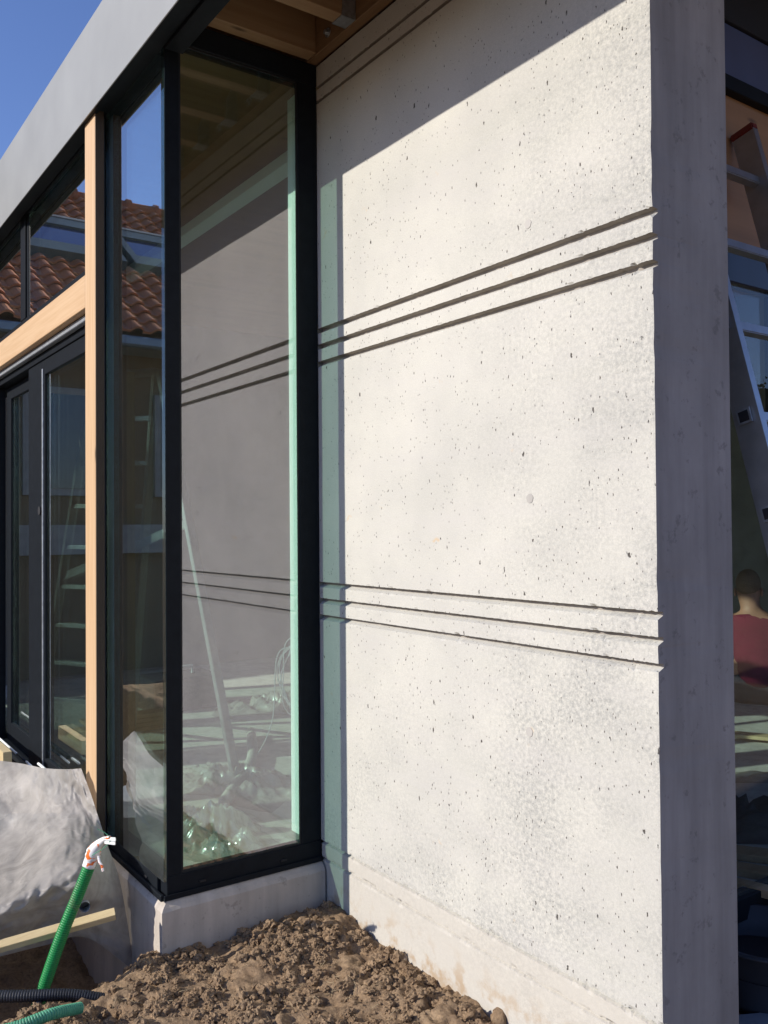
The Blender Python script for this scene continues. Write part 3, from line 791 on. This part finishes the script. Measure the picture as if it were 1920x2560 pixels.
# sawhorse-like toolbox in the shade
tb = thing('toolbox', (-2.9, 0.55, -1.25), 'dark toolbox standing in the shade at the back of the room', 'toolbox')
link('case', B(-3.1, -2.75, 0.35, 0.85, -1.25, -1.02, 0.01), MAT['black'], tb)
link('handle', tube([(-2.93, 0.5, -1.02), (-2.93, 0.5, -0.97), (-2.93, 0.7, -0.97), (-2.93, 0.7, -1.02)], 0.012, 8), MAT['greyp'], tb)

# ------------------------------------------------------------------ milky plastic sheet over a pile, front left
ctrl = [
 [(-110,1890,4.10),(35,1906,3.95),(110,1920,3.80),(165,1923,3.68),(203,1921,3.625)],
 [(-110,2020,3.80),(45,2030,3.70),(125,2030,3.60),(190,2015,3.56),(236,2012,3.52)],
 [(-110,2150,3.50),(40,2140,3.45),(140,2120,3.28),(210,2108,3.28),(266,2104,3.42)],
 [(-110,2285,2.98),(5,2258,3.00),(110,2217,3.04),(205,2188,3.08),(297,2192,3.36)],
 [(-110,2345,3.02),(5,2322,3.04),(110,2292,3.10),(212,2280,3.14),(316,2290,3.34)],
 [(-110,2418,3.06),(5,2390,3.10),(110,2364,3.18),(215,2344,3.22),(336,2428,3.33)],
]
def cr(p0, p1, p2, p3, t):
    return 0.5*((2*p1)+(p2-p0)*t+(2*p0-5*p1+4*p2-p3)*t*t+(-p0+3*p1-3*p2+p3)*t**3)
G = np.array(ctrl, float)
def ext(A, ax):
    f = np.take(A, [0], ax)*2-np.take(A, [1], ax); l = np.take(A, [-1], ax)*2-np.take(A, [-2], ax)
    return np.concatenate([f, A, l], ax)
Ge = ext(ext(G, 0), 1)
NU, NV = 90, 110
bm = bmesh.new(); grid = []
for j in range(NV+1):
    v = j/NV*5; jj = min(4, int(v)); tv = v-jj
    row = []
    for i in range(NU+1):
        u = i/NU*4; ii = min(3, int(u)); tu = u-ii
        cols = [cr(*[Ge[jj+a, ii+b2] for b2 in range(4)], tu) for a in range(4)]
        c = cr(*cols, tv)
        w = 1.0
        n_ = 0.020*fbm(V((u*1.1, v*1.1, 2.2)), 2) + 0.013*(1-abs(fbm(V((u*1.5+v*0.9, v*1.3-u*.5, 8)), 2)*2)) + 0.0025*(1-abs(fbm(V((u*4-v*2, v*4.5+u, 1)), 2)*2))
        crease = 0
        if 2.75 < v < 3.2: crease = 0.006*fbm(V((u*3, v*3, 4)), 2)
        row.append(bm.verts.new(D(c[0], c[1]+(3*fbm(V((u*2, 0, v)), 2) if 0 < j < NV else 0), c[2]-n_-crease)))
    grid.append(row)
for j in range(NV):
    for i in range(NU): bm.faces.new((grid[j][i], grid[j+1][i], grid[j+1][i+1], grid[j][i+1]))
bmesh.ops.recalc_face_normals(bm, faces=bm.faces)
meta(link('plastic_sheet', bm, MAT['film'], smooth=True), 'milky grey plastic sheet draped over a pile in front of the sliding door', 'sheet')
# the pile under it
q = [D(60, 2000, 3.95), D(200, 2010, 3.75), D(120, 2260, 3.45), D(-60, 2300, 3.3)]
cx = sum((v for v in q), V())/4
meta(link('insulation_stack', bar(D(-200, 2110, 4.0), D(190, 2110, 3.72), 0.34, 0.16, up=(0, 0, 1)), MAT['greyp']), 'pile of grey boards hidden under the plastic sheet', 'boards')

# batten
meta(link('timber_batten', bar(D(-70, 2386, 2.86), D(288, 2284, 3.02), 0.040, 0.021, up=(0.25, -0.1, 1), bev=0.001), MAT['batten']), 'thin pale timber batten lying across behind the green pipe', 'batten')
# grey pipe end under the sheet
meta(link('grey_pipe', tube([D(212, 2268, 3.08), D(200, 2215, 3.3)], [0.018, 0.018], 18, False), MAT['greyp'], smooth=True), 'short grey plastic pipe end poking out from under the sheet', 'pipe')

# corrugated pipes
def corrugated(pts, r, pitch, depth, mat, name, parent=None, seg=20):
    pts = [V(p) for p in pts]; out = []; acc = 0
    Ls = [0]
    for a_, b2 in zip(pts[:-1], pts[1:]): Ls.append(Ls[-1]+(b2-a_).length)
    tot = Ls[-1]; n = int(tot/pitch)*4; rad = []
    j = 0
    for k in range(n+1):
        s = tot*k/n
        while j < len(Ls)-2 and Ls[j+1] < s: j += 1
        t = (s-Ls[j])/(Ls[j+1]-Ls[j]+1e-9); out.append(pts[j].lerp(pts[j+1], t))
        rad.append(r-depth*(0, 0.15, 1, 0.15)[k % 4])
    return link(name, tube(out, rad, seg), mat, parent, smooth=False)
gp = thing('green_pipe', D(100, 2500, 2.86), 'bright green corrugated conduit leaning upright with a taped end', 'pipe')
ptop = D(226, 2158, 2.96)
corrugated(spline([D(92, 2520, 2.87), D(150, 2350, 2.90), D(196, 2235, 2.94), ptop], 10), 0.0205, 0.0070, 0.0022, MAT['green'], 'corrugated_tube', gp)
wp = [D(221, 2168, 2.955), D(229, 2146, 2.96), D(236, 2125, 2.95), D(247, 2110, 2.94), D(262, 2098, 2.92), D(276, 2092, 2.90)]
wq = spline(wp, 6)
bm = tube(wq, [0.0215]*6+[0.0225+.001*(k % 3) for k in range(6)]+[0.022-0.0012*k for k in range(6)]+[0.0148-0.0010*k for k in range(6)]+[0.008-.0006*k for k in range(6)]+[0.004], 14)
for v in bm.verts: v.co += V((1, 1, 1))*0.0022*fbm(v.co*90, 3)
tw = link('tape_wrap', bm, MAT['wrap'], gp, smooth=True)
bm = bmesh.new()
merge(bm, bar(D(262, 2104, 2.915), D(288, 2107, 2.90), 0.004, 0.013)); merge(bm, bar(D(262, 2096, 2.91), D(289, 2098, 2.89), 0.003, 0.010))
link('tape_end', bm, MAT['white'], tw)
link('draw_cord', tube(spline([D(228, 2140, 2.93), D(262, 2118, 2.92), D(276, 2098, 2.90), D(262, 2082, 2.90), D(243, 2072, 2.90)], 8), 0.0012, 6), MAT['mint'], gp)
bm = tube(spline([D(246, 2140, 2.93), D(249, 2155, 2.92), D(254, 2163, 2.915), D(258, 2178, 2.91)], 6), [0.003+0.002*abs(math.sin(k*1.7)) for k in range(19)], 8)
link('tape_tail', bm, MAT['wrap'], gp)
corr = corrugated(spline([D(-80, 2492, 2.74), D(60, 2490, 2.76), D(180, 2488, 2.80), D(300, 2504, 2.84)], 10), 0.0185, 0.008, 0.0018, MAT['blue'], 'blue_pipe')
meta(corr, 'dark blue corrugated pipe lying across the shaded pit', 'pipe')
corr = corrugated(spline([D(-60, 2590, 2.50), D(40, 2568, 2.52), D(130, 2535, 2.58), D(200, 2520, 2.66)], 10), 0.017, 0.0075, 0.0020, MAT['mint'], 'mint_pipe')
meta(corr, 'pale green corrugated pipe disappearing under the earth heap', 'pipe')
bm = tube(spline([D(104, 2486, 2.79), D(96, 2512, 2.76), D(108, 2536, 2.78)], 6), 0.012, 10)
meta(link('pipe_coupling', bm, MAT['blue'], smooth=True), 'dark pipe stub where green and blue pipes meet in the pit', 'pipe')

# bits at the left edge by the door
def rod(a, b2, r, mat, lab, name='metal_rod'):
    meta(link(name, tube([a, b2], r, 12), mat, smooth=True), lab, 'rod')
rod(AT(-60, 1795, 1, -0.705), AT(43, 1885, 1, -0.705), 0.0055, MAT['white'], 'thin white rod lying along the door track at the left edge')
rod(AT(43, 1885, 1, -0.705), AT(66, 1904, 1, -0.705), 0.0056, MAT['blue'], 'dark sleeve joining the thin white rods by the door', 'rod_sleeve')
rod(AT(66, 1904, 1, -0.705), AT(84, 1921, 1, -0.705), 0.0055, MAT['white'], 'short end of white rod just above the plastic sheet')
rod(AT(96, 1909, 1, -0.700), AT(112, 1922, 1, -0.700), 0.006, MAT['white'], 'white stub of rod nearest the larch post')
meta(link('angle_bar', bar(AT(-60, 1810, 1, -0.74), AT(48, 1912, 1, -0.74), 0.02, 0.02), MAT['black']), 'black bar lying in front of the door track', 'bar')
meta(link('timber_offcut', B(AT(8, 1905, 1, -0.80).x-.3, AT(24, 1905, 1, -0.80).x, -0.83, -0.79, -1.16, -1.09), MAT['batten']), 'pale timber offcut at the left edge above the plastic sheet', 'offcut')

# ------------------------------------------------------------------ recessed facade behind the wall, right
XB = 1.28
rw = thing('recessed_facade', (XB, 1.5, -1.30), 'dark framed glazed facade in shade behind the end of the wall', 'window')
Y0, Y1 = 0.3135, 4.69
bluef = simple('blue_grey_cladding', (0.085, 0.105, 0.19), 0.45, 0.1, 0.08, 6)
link('header_panel', B(XB-0.05, XB, Y0, Y1, 1.49, 1.675, 0.002), bluef, rw)
link('header_frame', B(XB-0.05, XB+0.02, Y0, Y1, 1.440, 1.489, 0.002), fr, rw)
link('soffit_shade_panel', B(XB-0.05, XB+0.012, Y0, Y1, 1.676, 1.83, 0.002), MAT['black'], rw)  # black panel painted in for the shade under the soffit
for k in range(4):
    link('plywood_panel', B(XB-0.04, XB-0.012, Y0+1.09*k, Y0+1.09*k+1.086, 0.925, 1.4395), MAT['ply'], rw)
link('transom', B(XB-0.05, XB+0.01, Y0, Y1, 0.805, 0.9245, 0.003), simple('navy_frame', (0.022, 0.03, 0.06), 0.4), rw)
link('bottom_frame', B(XB-0.05, XB+0.01, Y0, Y1, -1.30, -1.225, 0.002), fr, rw)
for y in (1.10, 2.4, 3.6):
    link('mullion', B(XB-0.05, XB+0.008, y, y+0.05, 0.12 if y < 1.2 else -1.2245, 0.8045, 0.002), fr, rw)
link('pane', B(XB-0.03, XB-0.006, Y0, 4.68, -1.2245, 0.8048), MAT['glassB'], rw)

# ladder leaning there
LA, LB_ = 1.688, -0.2555
def lx_(z): return LA + LB_*z
ld = thing('leaning_ladder', (lx_(-1.49), 0.65, -1.49), 'aluminium ladder with red end cap leaning behind the end of the concrete wall', 'ladder')
YN, YR = 0.45, 0.85
def channel(y, zt, zb, s):
    # C section rail: web facing y, flanges in front and behind
    bm = bmesh.new()
    tdir = V((LB_, 0, 1)).normalized(); nrm = V((1, 0, -LB_)).normalized()
    a_ = V((lx_(zb), y, zb)); c_ = V((lx_(zt), y, zt))
    dp = 0.078
    merge(bm, bar(a_-nrm*dp/2, c_-nrm*dp/2, dp, 0.003, up=(0, 1, 0)))
    merge(bm, bar(a_+V((0, s*0.012, 0))-nrm*0.001, c_+V((0, s*0.012, 0))-nrm*0.001, 0.0035, 0.026, up=(0, 1, 0)))
    merge(bm, bar(a_+V((0, s*0.012, 0))-nrm*(dp-.001), c_+V((0, s*0.012, 0))-nrm*(dp-.001), 0.0035, 0.026, up=(0, 1, 0)))
    return bm
link('rail', channel(YN, 1.31, -1.48, 1), MAT['silver'], ld)
link('rail', channel(YR, 1.31, -1.48, 1), MAT['silver'], ld)
nrm = V((1, 0, -LB_)).normalized()
zr = AT(1815, 395, 1, 0.62).z
ks = [zr + 0.272*k for k in range(-9, 2)]
for z in ks:
    if z > 1.28: continue
    c_ = V((lx_(z), 0, z)) - nrm*0.04
    link('rung', bar(c_+V((0, YN-0.006, 0)), c_+V((0, YR+0.006, 0)), 0.030, 0.030, up=V((LB_, 0, 1)), bev=0.003), MAT['silver'], ld)
    bm = bar(c_+V((0, YN-0.0045, 0)), c_+V((0, YN-0.0105, 0)), 0.042, 0.042, up=V((LB_, 0, 1)), bev=0.0)
    link('rung_collar', bm, MAT['galv'], ld)
    bm = bar(c_+V((0, YN-0.0095, 0)), c_+V((0, YN-0.0115, 0)), 0.030, 0.030, up=V((LB_, 0, 1)))
    link('rung_socket', bm, MAT['black'], ld)
for y in (YN, YR):
    c_ = V((lx_(1.31), y, 1.31))-nrm*0.039
    link('end_cap', bar(c_-V((LB_, 0, 1)).normalized()*0.012+V((0, .010, 0)), c_+V((LB_, 0, 1)).normalized()*0.012+V((0, .010, 0)), 0.084, 0.032, up=(0, 1, 0), bev=0.004), MAT['red'], ld)
    c_ = V((lx_(-1.47), y, -1.47))-nrm*0.039
    link('foot', bar(c_-V((LB_, 0, 1)).normalized()*0.02, c_+V((LB_, 0, 1)).normalized()*0.03, 0.09, 0.04, up=(0, 1, 0), bev=0.004), MAT['black'], ld)

# things on the ground behind the wall
tubm = bmesh.new()
tc_ = V((1.42, 0.74, -1.47))
def lathe(prof, c, seg=40, ex=1.0):
    bm = bmesh.new(); rows = []
    for r_, z in prof: rows.append([bm.verts.new((c.x+r_*ex*math.cos(2*math.pi*k/seg), c.y+r_*math.sin(2*math.pi*k/seg), c.z+z)) for k in range(seg)])
    for a_, b2 in zip(rows[:-1], rows[1:]):
        for k in range(seg): bm.faces.new((a_[k], a_[(k+1) % seg], b2[(k+1) % seg], b2[k]))
    bm.faces.new(rows[0][::-1]); bmesh.ops.recalc_face_normals(bm, faces=bm.faces); return bm
tub = thing('mortar_tub', tc_, 'slate blue plastic tub on the ground behind the wall end', 'tub')
link('shell', lathe([(0.13, 0), (0.15, 0.04), (0.19, 0.20), (0.205, 0.205), (0.205, 0.212), (0.185, 0.212), (0.165, 0.14), (0.14, 0.02), (0.001, 0.02)], tc_), MAT['tub'], tub, smooth=True)
link('black_interior', lathe([(0.001, 0.019), (0.175, 0.125), (0.001, 0.126)], tc_), MAT['black'], tub)  # black fill for the inside of the tub
meta(link('folded_sack', bar((1.50, 0.42, -1.47), (1.62, 0.62, -1.46), 0.26, 0.05, bev=0.02), MAT['paper']), 'pale blue folded sack at the foot of the wall end', 'sack')
for k, (x, y, dy) in enumerate(((0.98, 1.9, 0.0), (0.88, 2.02, 0.03))): pass
for k in range(3):
    meta(link('floor_board', bar(AT(1815, 2128+38*k, 2, -1.235), AT(2000, 2150+50*k, 2, -1.235), 0.10-.02*k, 0.026, bev=0.002), MAT['plank']),
         ['farthest yellowish board on the floor behind the recessed glass', 'middle yellowish board on the floor behind the recessed glass', 'nearest yellowish board on the floor just above the tub'][k], 'board', 'yellowish boards on the floor behind the recessed glass')
meta(link('pale_strip', bar(AT(1830, 1835, 2, -1.22), AT(1990, 1850, 2, -1.22), 0.10, 0.02, bev=0.002), MAT['batten']), 'pale board lying on the floor in front of the crouching person', 'board')
crumple('plastic_foil', AT(1870, 1945, 2, -1.25).x, AT(1870, 1945, 2, -1.25).y, 0.5, 0.10, -1.25, 0.03, 3.7, MAT['foil'], 'greenish strip of foil on the floor inside the recessed glazing', 0.9, 30)
crumple('dust_sheet', AT(1880, 2060, 2, -1.25).x, AT(1880, 2060, 2, -1.25).y, 0.6, 0.22, -1.25, 0.12, 6.7, simple('dark_dust_sheet', (0.06, 0.055, 0.05), 0.9), 'dark rumpled dust sheet on the floor inside the recessed glazing', 0.9, 40)['category'] = 'sheet'
bpy.data.objects['dust_sheet']['category'] = 'sheet'

# person sitting on the floor inside, back to the camera
def skin_mesh(joints, edges, levels=2):
    me = bpy.data.meshes.new('s'); me.from_pydata([j[0] for j in joints], edges, []); ob = bpy.data.objects.new('s', me); COL.objects.link(ob)
    md = ob.modifiers.new('s', 'SKIN'); md.use_smooth_shade = True
    for i, j in enumerate(joints):
        r_ = j[1] if isinstance(j[1], tuple) else (j[1], j[1]); me.skin_vertices[0].data[i].radius = r_
    me.skin_vertices[0].data[0].use_root = True
    sb = ob.modifiers.new('u', 'SUBSURF'); sb.levels = levels; sb.render_levels = levels
    dg = bpy.context.evaluated_depsgraph_get(); ev = ob.evaluated_get(dg)
    bm = bmesh.new(); bm.from_mesh(ev.to_mesh()); ev.to_mesh_clear()
    bpy.data.objects.remove(ob); return bm
PC = V((-0.545, 3.82, -1.25)); fw = (PC-V((CAM.x, CAM.y, -1.25))).normalized(); rt = V((fw.y, -fw.x, 0))
def Pp(r_, f_, z): return tuple(PC + rt*r_ + fw*f_ + V((0, 0, z)))
person = thing('person', PC, 'person in a maroon sweater sitting on the floor with back turned, seen behind glass', 'person')
J = [(Pp(0.05, 0, .14), (.15, .12)), (Pp(0.04, .03, .36), (.15, .11)), (Pp(0.0, .05, .55), (.16, .10)), (Pp(-.02, .06, .66), (.055, .055)), (Pp(-.03, .08, .76), (.075, .088)), (Pp(-.03, .10, .85), (.078, .090)),
     (Pp(-.21, .07, .56), .058), (Pp(-.33, .13, .36), .045), (Pp(-.24, .34, .25), .035), (Pp(-.20, .42, .22), .030),
     (Pp(.22, .06, .55), .058), (Pp(.36, .14, .37), .045), (Pp(.27, .36, .27), .035), (Pp(.23, .44, .24), .030),
     (Pp(-.12, .10, .12), .09), (Pp(-.22, .46, .30), .07), (Pp(-.18, .72, .06), .045), (Pp(.17, .10, .12), .09), (Pp(.30, .44, .32), .07), (Pp(.24, .72, .06), .045)]
Ed = [(0, 1), (1, 2), (2, 3), (3, 4), (4, 5), (2, 6), (6, 7), (7, 8), (8, 9), (2, 10), (10, 11), (11, 12), (12, 13), (0, 14), (14, 15), (15, 16), (0, 17), (17, 18), (18, 19)]
bmb = skin_mesh(J, Ed)
link('body', bmb, MAT['skin'], person, smooth=True)
def fat(js, k): return [(j[0], tuple(x*k for x in j[1]) if isinstance(j[1], tuple) else j[1]*k) for j in js]
sj = [(Pp(0.05, 0, .10), (.165, .14))] + J[1:3] + [(Pp(-.018, .06, .62), (.07, .07))] + [J[i] for i in (6, 7, 8, 10, 11, 12)]
link('sweater', skin_mesh(fat(sj, 1.13), [(0, 1), (1, 2), (2, 3), (2, 4), (4, 5), (5, 6), (2, 7), (7, 8), (8, 9)]), MAT['maroon'], person, smooth=True)
for v_ in bpy.data.objects['sweater'].data.vertices: v_.co += v_.normal*0.009*fbm(V((v_.co.x*7+v_.co.z*5, v_.co.y*7, v_.co.z*11)), 3)
tj = [(Pp(0.05, 0, .08), (.17, .14))]+[J[i] for i in (14, 15, 16, 17, 18, 19)]
link('trousers', skin_mesh(fat(tj, 1.14), [(0, 1), (1, 2), (2, 3), (0, 4), (4, 5), (5, 6)]), MAT['trousers'], person, smooth=True)
bm = bmesh.new(); bmesh.ops.create_uvsphere(bm, u_segments=24, v_segments=16, radius=1)
for v in bm.verts:
    n = v.co.copy(); v.co = V(Pp(-.03, .085, .835)) + rt*(n.x*.083) + fw*(n.y*.098) + V((0, 0, max(n.z*.105, -0.07)))
link('hair', bm, MAT['hair'], person, smooth=True)
for s in (-1, 1):
    bm = bmesh.new(); bmesh.ops.create_uvsphere(bm, u_segments=12, v_segments=8, radius=1)
    for v in bm.verts:
        n = v.co.copy(); v.co = V(Pp(-.03+s*.086, .09, .775)) + rt*(n.x*.010) + fw*(n.y*.018) + V((0, 0, n.z*.032))
    link('ear', bm, MAT['skin'], person, smooth=True)

# ------------------------------------------------------------------ neighbouring house, mirrored in the front glass
H = thing('neighbour_house', (-9.4, -6, -1.5), 'ochre house with red clay tiled roof and roof windows, mirrored in the front glass', 'house')
XE, ZE, XRg, ZRg = -5.8, 2.0, -9.43, 4.6
HY0, HY1 = -13.0, 0.6
link('house_wall', B(-12.6, -6.25, HY0+.1, HY1-.1, -1.6, 1.93), MAT['stucco'], H)
for k, y in enumerate((-1.9, -3.4, -5.2, -7.5)):
    wdw = link('window', B(-6.25, -6.20, y-.55, y+.45, 0.35, 1.45), MAT['trim'], H)
    link('window_glass', B(-6.199, -6.192, y-.48, y+.38, 0.42, 1.38), MAT['darkglass'], wdw)
link('eave_soffit', B(-6.249, -5.86, HY0, HY1, 1.86, 1.93), MAT['trim'], H)
link('gutter', B(-5.86, -5.74, HY0, HY1, 1.86, 1.965, 0.02), MAT['gutter'], H)
link('string_course', B(-6.25, -6.17, HY0+.1, HY1-.1, -0.25, 0.05), MAT['trim'], H)
sv = V((XRg-XE, 0, ZRg-ZE)); SL = sv.length; sd_ = sv.normalized(); sn = V((-sd_.z, 0, sd_.x)); sn = V((sd_.z, 0, -sd_.x)) if sn.z < 0 else sn
sn = V((ZRg-ZE, 0, -(XRg-XE))).normalized()
bm = bmesh.new()
c4 = [V((XE, HY0, ZE)), V((XE, HY1, ZE)), V((XRg, HY1, ZRg)), V((XRg, HY0, ZRg)), V((2*XRg-XE, HY0, ZE)), V((2*XRg-XE, HY1, ZE))]
c4 = [bm.verts.new(c-V((0, 0, .06))) for c in c4]
bm.faces.new(c4[0:4]); bm.faces.new((c4[3], c4[2], c4[5], c4[4])); bm.faces.new((c4[0], c4[3], c4[4])); bm.faces.new((c4[1], c4[5], c4[2])); bm.faces.new((c4[0], c4[4], c4[5], c4[1]))
bmesh.ops.recalc_face_normals(bm, faces=bm.faces)
rf_ = link('roof_deck', bm, simple('roof_underlay', (0.10, 0.05, 0.035), 0.9), H)
NR = 19; ex = SL/NR; tw_ = 0.215
def tile_bm(y, row, bm=None, org=None):
    if bm is None: bm = bmesh.new()
    o_ = org if org is not None else V((XE, y, ZE)) + sd_*(row*ex)
    S = 8; top = []; bot = []; fr2 = []
    for k in range(S+1):
        u = k/S; hh = 0.040*math.sin(u*math.pi*1.6+0.2) if u < .62 else 0.040*math.sin(.62*math.pi*1.6+.2)*(1-(u-.62)/.38)-0.006
        yy = V((0, u*tw_*1.04, 0))
        fr2.append(bm.verts.new(o_+yy+sn*(hh+0.022))); bot.append(bm.verts.new(o_+yy+sn*(hh+0.046)))
        top.append(bm.verts.new(o_+yy+sd_*(ex*1.06)+sn*(hh+0.010)))
    for k in range(S):
        bm.faces.new((bot[k], bot[k+1], top[k+1], top[k])); bm.faces.new((fr2[k], fr2[k+1], bot[k+1], bot[k]))
    return bm
sky_spans = ((-3.00, -1.70), (-4.52, -3.10))
def covered(y, row):
    s0 = (row+0.5)/NR
    return 0.40 < s0 < 0.685 and any(a_-0.02 < y+tw_/2 < b2+0.02 for a_, b2 in sky_spans+((-7.2, -5.6),))
proto = None; others = bmesh.new(); nt_ = 0
ny = int((HY1-HY0)/tw_)
for row in range(NR):
    for c in range(ny):
        y = HY0+c*tw_
        if covered(y, row): continue
        if -4.6 < y < -1.2 and nt_ < 298:
            if proto is None:
                bm = tile_bm(0, 0, org=V((0, 0, 0)))
                me = bpy.data.meshes.new('tile'); bm.to_mesh(me); bm.free(); me.materials.append(MAT['tile'])
                for p in me.polygons: p.use_smooth = False
                proto = me
            o = bpy.data.objects.new('tile', proto); COL.objects.link(o); o.parent = rf_
            o.location = V((XE, y, ZE)) + sd_*(row*ex) - ORG[rf_.name]
            o.rotation_euler = (random.uniform(-.012, .012), random.uniform(-.012, .012), random.uniform(-.006, .006)); nt_ += 1
        else: tile_bm(y, row, others)
o = link('further_tiles', others, MAT['tile'], rf_); o['kind'] = 'stuff'
k = 0; y = HY0
while y < HY1:
    yy = [y, y+0.42]
    bm = tube([(XRg, yy[0], ZRg+0.02), (XRg, yy[0]+.05, ZRg+0.02), (XRg, yy[0]+.07, ZRg+0.015), (XRg, yy[1], ZRg+0.01)], [0.125, 0.125, 0.10, 0.095], 12)
    link('ridge_tile', bm, MAT['tile'], rf_); y += 0.40
for a_, b2 in sky_spans+((-7.1, -5.7),):
    def rp_(s, y, h): return V((XE, y, ZE))+sd_*(SL*s)+sn*h
    def slab(s0, s1, y0, y1, h0, h1):
        bm = bmesh.new(); vs_ = [bm.verts.new(rp_(s, y, h)) for s in (s0, s1) for y in (y0, y1) for h in (h0, h1)]
        for f in ((0, 1, 3, 2), (4, 6, 7, 5), (0, 4, 5, 1), (2, 3, 7, 6), (0, 2, 6, 4), (1, 5, 7, 3)): bm.faces.new([vs_[i] for i in f])
        bmesh.ops.recalc_face_normals(bm, faces=bm.faces); return bm
    bm = slab(.405, .470, a_, b2, 0, .13)
    for q in (slab(.615, .675, a_, b2, 0, .13), slab(.4701, .6149, a_, a_+.09, 0, .125), slab(.4701, .6149, b2-.09, b2, 0, .125)): merge(bm, q)
    fr_ = link('roof_window', bm, simple('green_grey_flashing', (0.11, 0.14, 0.13), 0.5, 0.2), rf_)
    link('top_flashing', slab(.6751, .690, a_-.03, b2+.03, 0.03, .14), MAT['trim'], rf_)
    link('roof_window_pane', slab(.4702, .6148, a_+.0902, b2-.0902, 0.0, .10), MAT['skyglass'], rf_)
# dormer at the near gable end
dm = thing('dormer', (-7.0, -0.6, 2.4), 'slate clad dormer on the tiled roof, mirrored in the upper left window', 'dormer')
bm = bmesh.new(); B(-8.9, -6.75, -1.36, 0.3, 2.3, 3.55, 0, bm); link('dormer_cheek', bm, MAT['dormer'], dm)
link('dormer_roof', B(-9.0, -6.6, -1.46, 0.4, 3.551, 3.68, 0.01), MAT['gutter'], dm)
dm.parent = None

# hedge beyond, mirrored in the recessed glazing
hg = thing('hedge', (8.5, 13, -1.5), 'dark hedge standing beyond the plot, mirrored in the recessed glazing', 'hedge')
rh = random.Random(3); bm = bmesh.new()
dirh = V((-0.84, 0.54, 0)); ch = V((8.3, 11.6, 0))
for k in range(16000):
    t = rh.uniform(-7, 7); top = 2.2+0.35*fbm(V((t*.8, 0, 0)), 3)
    z = rh.uniform(-1.5, top); n = rh.gauss(0, 0.35)
    p = ch + dirh*t + V((.54, .84, 0))*n + V((0, 0, z))
    r_ = rh.uniform(.03, .07)
    a_ = V((rh.uniform(-1, 1), rh.uniform(-1, 1), rh.uniform(-1, 1))).normalized(); b2 = a_.orthogonal().normalized()
    c3 = a_.cross(b2)
    bm.faces.new([bm.verts.new(p+b2*r_), bm.verts.new(p+c3*r_*.6), bm.verts.new(p-b2*r_), bm.verts.new(p-c3*r_*.6)])
link('crown', bm, MAT['leaf'], hg)
core = bmesh.new(); bmesh.ops.create_grid(core, x_segments=60, y_segments=14, size=1)
bmesh.ops.solidify(core, geom=list(core.faces), thickness=0.05)
for v in core.verts:
    t = v.co.x*7.2; zz = -1.5+(v.co.y+1)*0.5*(3.55+0.35*fbm(V((t*.8, 0, 0)), 3)); n = 0.2*fbm(V((t, zz, 0)), 3)+v.co.z*6
    v.co = ch+dirh*t+V((.54, .84, 0))*n+V((0, 0, zz))
link('inner_branches', core, MAT['leaf'], hg)
for t in (-6, -3.5, -1, 1.5, 4, 6):
    p = ch+dirh*t; link('trunk', tube([(p.x, p.y, -1.55), (p.x, p.y, 0), (p.x+.1, p.y, 1.7)], [0.09, 0.07, 0.03], 8), MAT['bark'], hg)
